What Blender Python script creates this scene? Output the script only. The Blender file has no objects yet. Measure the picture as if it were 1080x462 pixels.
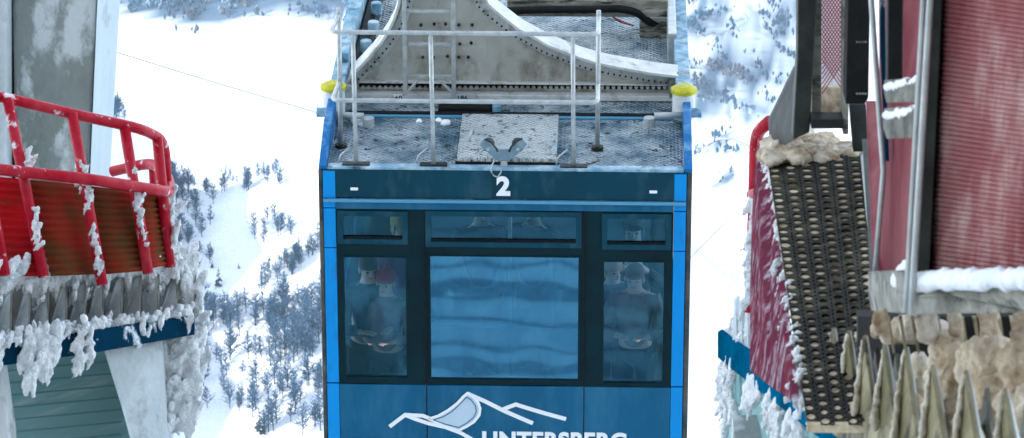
import bpy, bmesh, math, random
import numpy as np
from mathutils import Vector, Matrix, noise
random.seed(7); rng = np.random.default_rng(7)
S = bpy.context.scene; COL = S.collection
R = math.radians; V = Vector

# ------------------------------------------------------------------ camera
PITCH = R(22); F = 3900.0; DIST = 30.0
DIR = V((0, math.cos(PITCH), -math.sin(PITCH))); UP = V((0, math.sin(PITCH), math.cos(PITCH)))
CAM = V((0.054, 0, -0.42)) - DIR*DIST
def ray(px, py): return DIR + V((1,0,0))*((px-540)/F) + UP*((231-py)/F)
def P(px, py, d): return CAM + ray(px, py)*d
cd = bpy.data.cameras.new('camera'); cam = bpy.data.objects.new('camera', cd); COL.objects.link(cam)
cam.location = CAM; cam.rotation_euler = (R(90)-PITCH, 0, 0)
cd.sensor_width = 36; cd.lens = 36*F/1080; cd.clip_start = .5; cd.clip_end = 60000
cd.dof.use_dof = True; cd.dof.focus_distance = 28.5; cd.dof.aperture_fstop = 15
S.camera = cam

# ------------------------------------------------------------------ materials
def lin(c):
    return tuple((x/12.92 if x <= .04045 else ((x+.055)/1.055)**2.4) for x in c)
def mat(name, base, rough=.6, metal=0., second=None, amount=.5, scale=3., sharp=.12, bump=0., bscale=20., spec=.3,
        third=None, amount3=.5, scale3=10., sharp3=.1, stretch=(1,1,1), coat=0., sss=0., detail=6):
    m = bpy.data.materials.new(name); m.use_nodes = True
    nt = m.node_tree; N = nt.nodes; L = nt.links
    b = N['Principled BSDF']; b.inputs['Roughness'].default_value = rough; b.inputs['Metallic'].default_value = metal
    b.inputs['Specular IOR Level'].default_value = spec
    b.inputs['Coat Weight'].default_value = coat; b.inputs['Coat Roughness'].default_value = .05
    if sss: b.inputs['Subsurface Weight'].default_value = sss; b.inputs['Subsurface Radius'].default_value = (.02,.03,.04)
    b.inputs['Base Color'].default_value = (*base, 1)
    tc = N.new('ShaderNodeTexCoord'); mp = N.new('ShaderNodeMapping'); mp.inputs['Scale'].default_value = stretch
    L.new(tc.outputs['Object'], mp.inputs['Vector'])
    def layer(prev, col, amt, sc, sh, seed):
        n = N.new('ShaderNodeTexNoise'); n.inputs['Scale'].default_value = sc; n.inputs['Detail'].default_value = detail
        n.inputs['Roughness'].default_value = .65; n.noise_dimensions = '4D'; n.inputs['W'].default_value = seed
        L.new(mp.outputs['Vector'], n.inputs['Vector'])
        mr = N.new('ShaderNodeMapRange'); t = .5+(.5-amt)*.5
        mr.inputs['From Min'].default_value = t-sh; mr.inputs['From Max'].default_value = t+sh
        L.new(n.outputs['Fac'], mr.inputs['Value'])
        mx = N.new('ShaderNodeMix'); mx.data_type = 'RGBA'
        L.new(mr.outputs['Result'], mx.inputs['Factor'])
        if isinstance(prev, tuple): mx.inputs['A'].default_value = (*prev, 1)
        else: L.new(prev, mx.inputs['A'])
        mx.inputs['B'].default_value = (*col, 1)
        return mx.outputs['Result']
    out = base
    if second: out = layer(out, second, amount, scale, sharp, 1.3)
    if third: out = layer(out, third, amount3, scale3, sharp3, 5.1)
    if not isinstance(out, tuple): L.new(out, b.inputs['Base Color'])
    if bump:
        n = N.new('ShaderNodeTexNoise'); n.inputs['Scale'].default_value = bscale; n.inputs['Detail'].default_value = 5
        L.new(mp.outputs['Vector'], n.inputs['Vector'])
        bp = N.new('ShaderNodeBump'); bp.inputs['Strength'].default_value = min(1, bump); bp.inputs['Distance'].default_value = .02
        L.new(n.outputs['Fac'], bp.inputs['Height']); L.new(bp.outputs['Normal'], b.inputs['Normal'])
    return m
M = {}
M['snow'] = mat('snow', (.82,.85,.88), .55, second=(.66,.74,.82), amount=.3, scale=6, bump=.5, bscale=25)
M['rime'] = mat('rime', (.86,.89,.90), .8, second=(.56,.65,.70), amount=.36, scale=22, sharp=.08, bump=1, bscale=80, spec=.1)
M['tan_snow'] = mat('tan_snow', (.62,.53,.39), .75, second=(.26,.17,.09), amount=.42, scale=7, sharp=.10, third=(.80,.76,.68), amount3=.3, scale3=5, bump=1, bscale=30, spec=.1)  # snow in mottled tan and brown with pale patches
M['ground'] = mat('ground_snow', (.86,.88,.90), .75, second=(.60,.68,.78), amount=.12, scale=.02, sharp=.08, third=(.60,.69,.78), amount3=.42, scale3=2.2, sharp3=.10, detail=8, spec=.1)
M['concrete'] = mat('concrete', (.20,.225,.205), .9, second=(.30,.33,.32), amount=.42, scale=1.1, sharp=.10, third=(.58,.62,.62), amount3=.42, scale3=1.6, sharp3=.03, bump=.5, bscale=18, stretch=(1.3,1,.7), spec=.1)
M['concrete_pale'] = mat('concrete_pale', (.40,.46,.47), .9, second=(.52,.57,.59), amount=.5, scale=2.5, third=(.22,.25,.25), amount3=.22, scale3=5, bump=.5, bscale=24, spec=.1)
M['painted_flange'] = mat('painted_flange', (.42,.50,.53), .7, second=(.50,.57,.60), amount=.5, scale=1.5, sharp=.2, third=(.2,.24,.26), amount3=.14, scale3=4, bump=.15, spec=.1)
M['grate'] = mat('grate_steel', (.010,.010,.007), .7, second=(.05,.045,.03), amount=.40, scale=7, sharp=.08, third=(.003,.004,.003), amount3=.4, scale3=4, spec=.05)
M['plug'] = mat('snow_in_holes', (.36,.29,.18), .8, second=(.58,.50,.36), amount=.5, scale=14, third=(.10,.08,.04), amount3=.42, scale3=5, sharp3=.06, bump=.6, bscale=40, spec=0)
M['cradle'] = mat('cradle_steel', (.16,.26,.32), .4, .3, second=(.26,.36,.42), amount=.4, scale=14)
M['dusty_red'] = mat('dusty_red_sheet', (.15,.03,.04), .7, second=(.30,.12,.12), amount=.4, scale=3, sharp=.15, spec=.05, stretch=(2,1,.3), bump=.3)
M['bracket'] = mat('bracket_steel', (.13,.13,.11), .6, second=(.24,.24,.20), amount=.4, scale=9, third=(.04,.04,.03), amount3=.35, scale3=12, bump=.4, spec=.1)
M['ice_coat'] = mat('cream_ice', (.58,.54,.44), .55, second=(.30,.26,.18), amount=.42, scale=9, bump=.6, bscale=40)
M['joint'] = mat('plank_joint', (.17,.33,.335), .9, spec=0)
M['teal_wall'] = mat('painted_planks', (.20,.38,.38), .85, second=(.26,.44,.44), amount=.5, scale=3, sharp=.2, third=(.50,.60,.60), amount3=.2, scale3=4, bump=.3, stretch=(.3,.3,3), spec=.05)
M['red'] = mat('red_paint', (.38,.002,.016), .4, second=(.44,.035,.055), amount=.38, scale=6, third=(.72,.66,.70), amount3=.25, scale3=13, sharp3=.03, bump=.35, spec=.14)
M['red_panel'] = mat('red_corrugated', (.50,.008,.014), .6, second=(.24,.012,.012), amount=.45, scale=3, third=(.12,.05,.016), amount3=.25, scale3=8, spec=.05)
M['brown_panel'] = mat('rusty_corrugated', (.17,.028,.010), .7, second=(.34,.012,.014), amount=.36, scale=4, third=(.09,.045,.016), amount3=.42, scale3=7, spec=.05)
M['mauve_panel'] = mat('faded_red_panel', (.23,.055,.06), .65, second=(.40,.19,.18), amount=.5, scale=2.2, sharp=.16, third=(.62,.48,.43), amount3=.27, scale3=3.2, sharp3=.09, stretch=(2.4,1,.45), spec=.05, bump=.2)
M['mauve'] = mat('faded_red_paint', (.12,.026,.045), .7, second=(.36,.30,.34), amount=.36, scale=14, sharp=.07, third=(.20,.04,.06), amount3=.3, scale3=5, bump=.6, spec=0)
M['navy'] = mat('navy_paint', (.003,.032,.065), .6, second=(.62,.70,.74), amount=.36, scale=9, sharp=.03, bump=.3, spec=.0, stretch=(1,1,.5))
M['blue_band'] = mat('blue_paint', (.0,.095,.19), .6, second=(.25,.42,.52), amount=.2, scale=5, sharp=.04, third=(.0,.045,.09), amount3=.4, scale3=2, bump=.2, spec=0)
M['steel'] = mat('galvanised_steel', (.50,.54,.53), .5, .2, second=(.34,.38,.38), amount=.45, scale=10, bump=.2)
M['rail_steel'] = mat('rail_steel', (.50,.535,.53), .36, .35, second=(.34,.38,.38), amount=.45, scale=14)
M['fin'] = mat('fin_steel', (.15,.135,.07), .6, .0, second=(.36,.32,.20), amount=.42, scale=9, third=(.03,.03,.018), amount3=.32, scale3=8, sharp3=.05, bump=.5, spec=.2, stretch=(1,1,.4))
M['fin_frost'] = mat('frosted_fin', (.42,.48,.49), .8, second=(.62,.67,.70), amount=.42, scale=6, sharp=.08, bump=.5, spec=.05, third=(.2,.24,.25), amount3=.25, scale3=9)
M['dark_steel'] = mat('dark_steel', (.016,.021,.018), .5, .2, second=(.045,.05,.042), amount=.4, scale=7, bump=.2, third=(.3,.28,.24), amount3=.08, scale3=20, sharp3=.03)
M['black'] = mat('black_rubber', (.005,.006,.006), .6, second=(.014,.014,.015), amount=.4, scale=12, spec=.15)
M['grey_beam'] = mat('weathered_aluminium', (.17,.17,.135), .6, .0, second=(.36,.36,.31), amount=.42, scale=8, third=(.04,.04,.03), amount3=.38, scale3=10, sharp3=.05, bump=.5, stretch=(.5,.5,2), spec=.15)
M['girder'] = mat('girder_plate', (.36,.36,.31), .65, .1, second=(.52,.53,.48), amount=.5, scale=1.8, sharp=.15, third=(.13,.105,.07), amount3=.28, scale3=3.2, sharp3=.10, bump=.25, bscale=30, stretch=(1,1,.6))
M['flange'] = mat('girder_flange', (.52,.54,.52), .5, .15, second=(.68,.70,.69), amount=.45, scale=5, third=(.16,.16,.13), amount3=.24, scale3=9, bump=.2)
M['teal'] = mat('teal_paint', (.0,.115,.235), .28, second=(.0,.080,.165), amount=.5, scale=1.3, sharp=.3, spec=.25, third=(.03,.16,.27), amount3=.3, scale3=2.2, sharp3=.15, stretch=(1.6,1,.45), bump=.03, bscale=3)
M['teal_dark'] = mat('dark_teal_paint', (.0,.034,.058), .35, second=(.0,.060,.095), amount=.4, scale=2, sharp=.3, spec=.18, third=(.03,.09,.12), amount3=.22, scale3=6, sharp3=.12, stretch=(1,1,.4))
M['frame'] = mat('dark_window_frame', (.0,.013,.018), .35, spec=.15, second=(.0,.022,.030), amount=.5, scale=3)
M['azure'] = mat('bright_blue_paint', (.0,.29,.72), .35, second=(.0,.23,.60), amount=.5, scale=5, sharp=.3, spec=.2, third=(.02,.12,.3), amount3=.2, scale3=9, stretch=(1,1,.3))
M['bluecheek'] = mat('blue_cheek_paint', (.0,.13,.36), .45, second=(.20,.42,.58), amount=.28, scale=6, bump=.2, spec=.2)
M['lightblue'] = mat('pale_blue_trim', (.10,.33,.50), .35, .3)
M['rubber'] = mat('weathered_edge', (.10,.10,.08), .5, second=(.02,.03,.04), amount=.5, scale=5)
M['bluegrey'] = mat('frosted_blue_beam', (.13,.29,.40), .6, second=(.45,.60,.66), amount=.45, scale=6, third=(.02,.05,.08), amount3=.27, scale3=8, bump=.4, spec=.2)
M['white'] = mat('white_lettering', (.85,.87,.88), .4)
M['palelogo'] = mat('pale_logo', (.50,.62,.72), .4)
M['yellow'] = mat('yellow_cap', (.56,.54,.02), .5, second=(.34,.33,.02), amount=.42, scale=9, third=(.1,.1,.03), amount3=.2, scale3=20)
M['whitecyl'] = mat('white_canister', (.74,.77,.77), .45, second=(.55,.6,.62), amount=.4, scale=9)
M['interior'] = mat('cabin_lining', (.62,.66,.66), .6, second=(.5,.55,.56), amount=.5, scale=2)
M['redwire'] = mat('red_wire', (.55,.02,.03), .4)
M['bark'] = mat('frosted_bark', (.015,.04,.07), .9, second=(.05,.09,.13), amount=.4, scale=.5, spec=0)
M['twigs'] = mat('frosted_twigs', (.025,.080,.15), .9, second=(.09,.18,.27), amount=.4, scale=.3, spec=0)
M['conifer'] = mat('dark_conifer', (.02,.04,.05), .9, second=(.12,.16,.2), amount=.3, scale=.4)
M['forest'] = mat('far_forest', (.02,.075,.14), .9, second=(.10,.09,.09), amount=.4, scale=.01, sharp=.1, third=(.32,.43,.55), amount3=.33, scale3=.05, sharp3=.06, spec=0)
M['road'] = mat('cleared_road', (.42,.48,.54), .8)
M['track'] = mat('packed_snow', (.30,.36,.42), .8, second=(.5,.56,.62), amount=.45, scale=5)  # grey of the bank strips added for reflection bands
M['skin'] = mat('skin', (.56,.38,.30), .6)
M['plaster'] = mat('station_plaster', (.45,.42,.38), .8, second=(.35,.33,.3), amount=.5, scale=.5)

def tread(name, colA, colB, dark, amt):
    """embossed walk-on plate: small crossed lozenges in the bump, frost over blue paint"""
    m = mat(name, colA, .5, .25, second=colB, amount=amt, scale=3.2, sharp=.14, third=dark, amount3=.31, scale3=15, sharp3=.05)
    nt = m.node_tree; N = nt.nodes; L = nt.links; b = N['Principled BSDF']
    tc = N.new('ShaderNodeTexCoord')
    w = []
    for sx, sy in ((1,1),(1,-1)):
        mp = N.new('ShaderNodeMapping'); mp.inputs['Rotation'].default_value = (0,0,R(45*sy)); L.new(tc.outputs['Object'], mp.inputs['Vector'])
        wv = N.new('ShaderNodeTexWave'); wv.inputs['Scale'].default_value = 7.5; wv.inputs['Distortion'].default_value = .6; L.new(mp.outputs['Vector'], wv.inputs['Vector']); w.append(wv)
    mu = N.new('ShaderNodeMath'); mu.operation = 'MULTIPLY'; L.new(w[0].outputs['Fac'], mu.inputs[0]); L.new(w[1].outputs['Fac'], mu.inputs[1])
    nz = N.new('ShaderNodeTexNoise'); nz.inputs['Scale'].default_value = 30; L.new(tc.outputs['Object'], nz.inputs['Vector'])
    ad = N.new('ShaderNodeMath'); ad.operation = 'ADD'; L.new(mu.outputs[0], ad.inputs[0]); L.new(nz.outputs['Fac'], ad.inputs[1])
    bp = N.new('ShaderNodeBump'); bp.inputs['Strength'].default_value = 1; bp.inputs['Distance'].default_value = .04
    L.new(ad.outputs[0], bp.inputs['Height']); L.new(bp.outputs['Normal'], b.inputs['Normal'])
    return m
M['roof'] = tread('frosted_tread_plate', (.06,.155,.215), (.52,.60,.63), (.006,.010,.013), .50)
M['hatch'] = tread('frosted_hatch_plate', (.46,.54,.55), (.66,.71,.71), (.07,.10,.12), .5)

def glass(name, tint, refl, rough=.02):
    m = bpy.data.materials.new(name); m.use_nodes = True
    nt = m.node_tree; N = nt.nodes; L = nt.links; N.remove(N['Principled BSDF'])
    tr = N.new('ShaderNodeBsdfTransparent'); tr.inputs['Color'].default_value = (*tint, 1)
    gl = N.new('ShaderNodeBsdfGlossy'); gl.inputs['Color'].default_value = (.20,.60,.84,1); gl.inputs['Roughness'].default_value = rough
    fr = N.new('ShaderNodeFresnel'); fr.inputs['IOR'].default_value = 1.5
    ad = N.new('ShaderNodeMath'); ad.operation = 'ADD'; ad.inputs[1].default_value = refl; ad.use_clamp = True
    L.new(fr.outputs[0], ad.inputs[0])
    mx = N.new('ShaderNodeMixShader'); L.new(ad.outputs[0], mx.inputs['Fac']); L.new(tr.outputs[0], mx.inputs[1]); L.new(gl.outputs[0], mx.inputs[2])
    L.new(mx.outputs[0], N['Material Output'].inputs['Surface'])
    tc = N.new('ShaderNodeTexCoord'); nz = N.new('ShaderNodeTexNoise'); nz.inputs['Scale'].default_value = 1.6; nz.inputs['Detail'].default_value = 1
    L.new(tc.outputs['Object'], nz.inputs['Vector'])
    bp = N.new('ShaderNodeBump'); bp.inputs['Strength'].default_value = .12; bp.inputs['Distance'].default_value = .01
    L.new(nz.outputs['Fac'], bp.inputs['Height']); L.new(bp.outputs['Normal'], gl.inputs['Normal'])
    return m
M['glass'] = glass('tinted_glass', (.35,.68,.80), .22)
M['glass_clear'] = glass('clear_glass', (.88,.97,1), .035)
M['glass_up'] = glass('vent_glass', (.62,.80,.82), .03)
M['glass_side'] = glass('side_glass', (.8,.9,.95), .05)

# ------------------------------------------------------------------ object helpers
WM = {}
def tag(o, label=None, cat=None, group=None, kind=None):
    if label: o['label'] = label
    if cat: o['category'] = cat
    if group: o['group'] = group
    if kind: o['kind'] = kind
    return o
def thing(name, label, cat, loc, group=None, rz=0):
    o = bpy.data.objects.new(name, None); COL.objects.link(o); o.location = loc; o.rotation_euler = (0,0,rz)
    o.empty_display_size = .2
    WM[o.name] = Matrix.Translation(V(loc)) @ Matrix.Rotation(rz, 4, 'Z')
    return tag(o, label, cat, group)
class MB:
    def __init__(s): s.v = []; s.f = []
    def add(s, vs, fs):
        n = len(s.v); s.v += [V(p) for p in vs]; s.f += [tuple(i+n for i in f) for f in fs]; return s
    def prism(s, outline, ext):
        n = len(outline); e = V(ext); o = [V(p) for p in outline]
        fs = [tuple(range(n)), tuple(reversed(range(n, 2*n)))] + [(i, i+n, (i+1) % n+n, (i+1) % n) for i in range(n)]
        return s.add(o+[p+e for p in o], fs)
    def box(s, a, b):
        (x0,y0,z0),(x1,y1,z1) = a, b
        return s.prism([(x0,y0,z0),(x1,y0,z0),(x1,y0,z1),(x0,y0,z1)], (0,y1-y0,0))
    def tube(s, pts, r, n=10, r2=None, cap=True):
        pts = [V(p) for p in pts]; m = len(pts); rings = []
        t = (pts[1]-pts[0]).normalized(); a = t.orthogonal().normalized()
        for i, p in enumerate(pts):
            if i == 0: d = pts[1]-pts[0]
            elif i == m-1: d = pts[-1]-pts[-2]
            else: d = (pts[i+1]-pts[i]).normalized()+(pts[i]-pts[i-1]).normalized()
            d = d.normalized() if d.length > 1e-9 else t
            a = (a-d*a.dot(d)).normalized(); b = d.cross(a)
            rr = r if r2 is None else r+(r2-r)*i/(m-1)
            rings.append([p+(a*math.cos(2*math.pi*k/n)+b*math.sin(2*math.pi*k/n))*rr for k in range(n)])
        fs = []
        for i in range(m-1):
            for k in range(n): fs.append((i*n+k, i*n+(k+1) % n, (i+1)*n+(k+1) % n, (i+1)*n+k))
        if cap: fs += [tuple(reversed(range(n))), tuple(range((m-1)*n, m*n))]
        return s.add([p for q in rings for p in q], fs)
    def strip(s, A, B, th):
        """wall between polyline A and polyline B, thickened by vector th"""
        n = len(A); th = V(th); vs = [V(p) for p in A]+[V(p) for p in B]; vs = vs+[p+th for p in vs]; fs = []
        for i in range(n-1):
            fs += [(i,i+1,n+i+1,n+i), (2*n+i,3*n+i,3*n+i+1,2*n+i+1), (i,2*n+i,2*n+i+1,i+1), (n+i,n+i+1,3*n+i+1,3*n+i)]
        fs += [(0,n,3*n,2*n), (n-1,3*n-1,4*n-1,2*n-1)]
        return s.add(vs, fs)
    def build(s, name, m, parent=None, local=False, smooth=False, bevel=0, solid=0, doubles=False):
        vs = s.v
        me = bpy.data.meshes.new(name); o = bpy.data.objects.new(name, me); COL.objects.link(o)
        if parent is not None:
            W = WM[parent.name]
            if not local:
                I = W.inverted(); vs = [I @ p for p in vs]
            o.parent = parent; WM[o.name] = W
        else:
            xs = [p.x for p in vs]; ys = [p.y for p in vs]; zs = [p.z for p in vs]
            b = V(((min(xs)+max(xs))/2, (min(ys)+max(ys))/2, min(zs))); o.location = b; vs = [p-b for p in vs]; WM[o.name] = Matrix.Translation(b)
        me.from_pydata([tuple(p) for p in vs], [], s.f); me.materials.append(m)
        bm = bmesh.new(); bm.from_mesh(me)
        if doubles: bmesh.ops.remove_doubles(bm, verts=bm.verts, dist=1e-5)
        bmesh.ops.recalc_face_normals(bm, faces=bm.faces); bm.to_mesh(me); bm.free()
        if smooth: me.polygons.foreach_set('use_smooth', [True]*len(me.polygons))
        if solid: md = o.modifiers.new('s', 'SOLIDIFY'); md.thickness = solid
        if bevel: md = o.modifiers.new('b', 'BEVEL'); md.width = bevel; md.segments = 2; md.limit_method = 'ANGLE'
        return o
def fillet(pts, r, n=5):
    pts = [V(p) for p in pts]; out = [pts[0]]
    for i in range(1, len(pts)-1):
        a, b, c = pts[i-1], pts[i], pts[i+1]; k = min(r, (a-b).length*.45, (c-b).length*.45)
        p, q = b+(a-b).normalized()*k, b+(c-b).normalized()*k
        for j in range(n+1):
            t = j/n; out.append(p*(1-t)**2+b*2*t*(1-t)+q*t*t)
    return out+[pts[-1]]
def lerp(a, b, t): return a+(b-a)*t
def interp(x, tab):
    if x <= tab[0][0]: return tab[0][1]
    for (a, b), (c, d) in zip(tab, tab[1:]):
        if x <= c: return b+(d-b)*(x-a)/(c-a)
    return tab[-1][1]
def bake(o):
    dg = bpy.context.evaluated_depsgraph_get(); me = bpy.data.meshes.new_from_object(o.evaluated_get(dg), depsgraph=dg)
    o.modifiers.clear(); o.data = me; return o
def blob(name, spheres, m, parent, voxel=.02, amp=.02, nscale=12., local=False, streak=(1,1,1), top=None):
    shard = m is M['rime']
    """lumpy snow or rime: balls fused by a voxel remesh and roughened with noise"""
    bm = bmesh.new()
    for p, r in spheres:
        rr = r if isinstance(r, (tuple, list)) else (r,r,r)
        Q = Matrix.Identity(4)
        if shard:
            rr = (rr[0]*.58, rr[1]*.58, rr[2]*1.8); Q = Matrix.Rotation(R(random.gauss(22,13)),4,'Y') @ Matrix.Rotation(R(random.gauss(0,18)),4,'X')
        n0 = len(bm.verts); bmesh.ops.create_icosphere(bm, subdivisions=2, radius=1); bm.verts.ensure_lookup_table()
        for v in bm.verts[n0:]:
            c = v.co.copy()
            if shard: c.x *= .35+.65*(c.z*.5+.5)**.5 if c.z > -1 else .3; c.y *= .45+.55*(c.z*.5+.5)
            v.co = V(p)+(Q @ V((c.x*rr[0], c.y*rr[1], c.z*rr[2])))
    me = bpy.data.meshes.new(name); bm.to_mesh(me); bm.free()
    o = bpy.data.objects.new(name, me); COL.objects.link(o)
    md = o.modifiers.new('r', 'REMESH'); md.mode = 'VOXEL'; md.voxel_size = voxel
    bake(o); me = o.data
    nrm = [v.normal.copy() for v in me.vertices]
    for v, vn in zip(me.vertices, nrm):
        q = V((v.co.x*streak[0], v.co.y*streak[1], v.co.z*streak[2]))*nscale
        n = noise.fractal(q, .7, 2.1, 3)+.9*(.35-abs(noise.noise(q*2.3)))
        v.co = v.co+vn*(n*amp)
    # every separate lump becomes an object of its own
    nv = len(me.vertices); par_ = list(range(nv))
    def find(a):
        while par_[a] != a: par_[a] = par_[par_[a]]; a = par_[a]
        return a
    for e in me.edges:
        a, b = find(e.vertices[0]), find(e.vertices[1])
        if a != b: par_[a] = b
    groups = {}
    for p in me.polygons: groups.setdefault(find(p.vertices[0]), []).append(tuple(p.vertices))
    co = [v.co.copy() for v in me.vertices]; bpy.data.objects.remove(o); out = None
    big = max(len(g) for g in groups.values())
    for g in groups.values():
        if len(g) < (min(40, big) if parent is not None else big): continue
        idx = {}; vs = []; fs = []
        for f in g:
            for v in f:
                if v not in idx: idx[v] = len(vs); vs.append(co[v])
            fs.append(tuple(idx[v] for v in f))
        mb = MB(); mb.v = vs; mb.f = fs
        out = mb.build(name, m, parent, local, smooth=True)
    return out
def corrugated(name, A, B, C, D, n, amp, m, parent, along='h', th=.006, seg=4):
    """ribbed sheet: A top left, B top right, C bottom right, D bottom left"""
    A, B, C, D = map(V, (A,B,C,D)); nn = (B-A).cross(D-A).normalized(); vs = []; k = n*seg
    for i in range(k+1):
        t = i/k; off = nn*amp*math.sin(2*math.pi*i/seg+.4)
        if along == 'h': p, q = lerp(A,D,t), lerp(B,C,t)
        else: p, q = lerp(A,B,t), lerp(D,C,t)
        vs += [p+off, q+off]
    o = MB().add(vs, [(2*i, 2*i+1, 2*i+3, 2*i+2) for i in range(k)]).build(name, m, parent, smooth=True, solid=th)
    return o
def text_mesh(name, s, m, parent, size, at, bold=.0, depth=.004, width=1., align='CENTER'):
    cu = bpy.data.curves.new(name, 'FONT'); cu.body = s; cu.size = size; cu.extrude = depth; cu.offset = bold; cu.align_x = align; cu.space_character = 1.08
    t = bpy.data.objects.new(name+'_tmp', cu); COL.objects.link(t)
    dg = bpy.context.evaluated_depsgraph_get(); me = bpy.data.meshes.new_from_object(t.evaluated_get(dg), depsgraph=dg)
    bpy.data.objects.remove(t); me.transform(Matrix.Translation(V(at)) @ Matrix.Rotation(R(90), 4, 'X') @ Matrix.Diagonal((width,1,1,1)))
    me.materials.clear(); me.materials.append(m)
    o = bpy.data.objects.new(name, me); COL.objects.link(o); o.parent = parent; WM[o.name] = WM[parent.name]
    return o

# ------------------------------------------------------------------ terrain
CREST = [(-1200,40),(40,90),(115,100),(150,140),(190,196),(235,188),(300,174),(345,165),(540,200),(735,262),(900,330),(2500,330)]
crest_X = np.array([ (a-540)/F*1560 for a,b in CREST]); crest_Z = []
for a, b in CREST:
    r = ray(a, b); crest_Z.append((CAM + r*((1450-CAM.y)/r.y)).z)
crest_Z = np.array(crest_Z)
def vnoise(x, y, s, seed=0):
    """cheap smooth value noise, vectorised"""
    x = np.asarray(x, float)/s+seed*17.3; y = np.asarray(y, float)/s+seed*9.1
    xi = np.floor(x); yi = np.floor(y); fx = x-xi; fy = y-yi; fx = fx*fx*(3-2*fx); fy = fy*fy*(3-2*fy)
    def h(a, b):
        q = np.sin(a*127.1+b*311.7+seed*74.7)*43758.5453; return q-np.floor(q)
    return (h(xi,yi)*(1-fx)+h(xi+1,yi)*fx)*(1-fy)+(h(xi,yi+1)*(1-fx)+h(xi+1,yi+1)*fx)*fy-.5
mtY = np.array([-9000,-200,-46,-40,-22,-12,6,40,300,900,1200,1300,1800,2400,3000]); mtZ = np.array([250,6,-7,-9,-19,-34,-50,-75,-300,-760,-900,-960,-1200,-1300,-1400])
def height(x, y):
    x = np.asarray(x, float); y = np.asarray(y, float)
    zm = np.interp(y, mtY, mtZ)
    cz = np.interp(x, crest_X, crest_Z)
    front = cz-(1450-y)*.33
    back = cz-(y-1450)*.9
    hill = np.where(y < 1450, front, back)
    hill = np.where(y < 1000, -3000, hill)
    u = x*.8+y*.45; w = -x*.45+y*.8
    hill = hill+vnoise(w,u*.25,36,1)*24+vnoise(w,u*.4,15,2)*8+vnoise(x,y,7,3)*1.6
    z = np.maximum(zm+vnoise(x,y,60,4)*np.clip((y-60)/200,0,1)*20, hill)
    val = -1240+vnoise(x,y,500,5)*50+vnoise(x,y,160,6)*16+np.clip((y-3300)/3000,0,3)*230+np.clip((y-3000)/400,0,1)*np.clip(-x/200,0,1)*35
    val = val+(vnoise(w,u*.22,110,11)*150+vnoise(w,u*.4,45,12)*55+vnoise(w,u*.6,18,14)*16)*np.clip((x-60)/100,0,1)*np.clip((y-2200)/300,0,1)+vnoise(w,u*.3,70,13)*40*np.clip((y-3300)/200,0,1)*np.clip(-x/100,0,1)
    z = np.maximum(z, val)
    near = (y > -60) & (y < 30)
    z = np.where(near, z+.035*np.sin(y*9.2+vnoise(x,y,4,8)*5)+.10*vnoise(x*.25,y,.45,9)+.03*vnoise(x,y,.25,10)+vnoise(x,y,7,7)*.3, z)
    return z
ys = np.unique(np.concatenate([np.arange(-9000,-200,800), np.arange(-200,-48,12), np.arange(-48,-12,.3), np.arange(-12,1150,20.), np.arange(1150,1560,3.), np.arange(1560,2400,40.), np.arange(2400,5200,18.), np.arange(5200,14000,300.)]))
xs = np.unique(np.concatenate([np.arange(-9000,-800,400.), np.arange(-800,-200,30.), np.arange(-200,-10,3.), np.arange(-10,10,.8), np.arange(10,160,5.), np.arange(160,460,6.), np.arange(460,800,25.), np.arange(800,9001,400.)]))
XX, YY = np.meshgrid(xs, ys); ZZ = height(XX, YY); nx, ny = len(xs), len(ys)
gm = bpy.data.meshes.new('ground'); vv = np.stack([XX,YY,ZZ], -1).reshape(-1,3)
ii = (np.arange(ny-1)[:,None]*nx+np.arange(nx-1)[None,:]).reshape(-1)
ff = np.stack([ii,ii+1,ii+nx+1,ii+nx], -1)
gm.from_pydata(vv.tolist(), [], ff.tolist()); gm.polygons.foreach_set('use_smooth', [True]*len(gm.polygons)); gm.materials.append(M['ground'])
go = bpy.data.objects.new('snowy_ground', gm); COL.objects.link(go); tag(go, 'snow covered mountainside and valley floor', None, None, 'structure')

def hit(px, py, dmin=900, dmax=9000, step=6.):
    """where the sight line of a photo point meets the terrain"""
    r = ray(px, py); d = np.arange(dmin, dmax, step)
    X = CAM.x+r.x*d; Y = CAM.y+r.y*d; Z = CAM.z+r.z*d; below = Z < height(X, Y); k = int(np.argmax(below))
    if not below[k]: return None
    return V((X[k], Y[k], float(height(X[k], Y[k]))))

# ------------------------------------------------------------------ trees
def bare_tree(seed, h=11.):
    rd = random.Random(seed); tr = MB(); cr = MB(); lean = V((rd.uniform(-.06,.06), rd.uniform(-.06,.06), 1))
    tr.tube([V((0,0,-.4)), lean*h*.5, lean*h*.97], .17, 5, .06, cap=False)
    if rd.random() < .5: tr.tube([lean*h*.18, lean*h*.6+V((rd.uniform(-1,1),rd.uniform(-1,1),0))], .12, 4, .06, cap=False)
    fat = rd.uniform(.8,1.25)
    for i in range(64):
        t = rd.uniform(.14,.97); p = lean*h*t; az = rd.uniform(0, 6.28)
        ln = h*.27*fat*math.sin(min(1,(1.08-t)*1.35)*1.5)*rd.uniform(.45,1.15)
        d = V((math.cos(az), math.sin(az), rd.uniform(.5,1.3))).normalized(); q = p+d*ln
        cr.tube([p, q], .07, 3, .05, cap=False)
        for k in range(4):
            p2 = p.lerp(q, rd.uniform(.3,1)); d2 = (d+V((rd.uniform(-1,1), rd.uniform(-1,1), rd.uniform(-.3,.8)))*.8).normalized()
            q2 = p2+d2*ln*rd.uniform(.25,.5); cr.tube([p2, q2], .05, 3, .04, cap=False)
            for j in range(2):
                p3 = p2.lerp(q2, rd.uniform(.4,1)); d3 = (d2+V((rd.uniform(-1,1), rd.uniform(-1,1), rd.uniform(-.3,.8)))).normalized(); cr.tube([p3, p3+d3*ln*.2], .045, 3, .04, cap=False)
    return tr, cr
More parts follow.
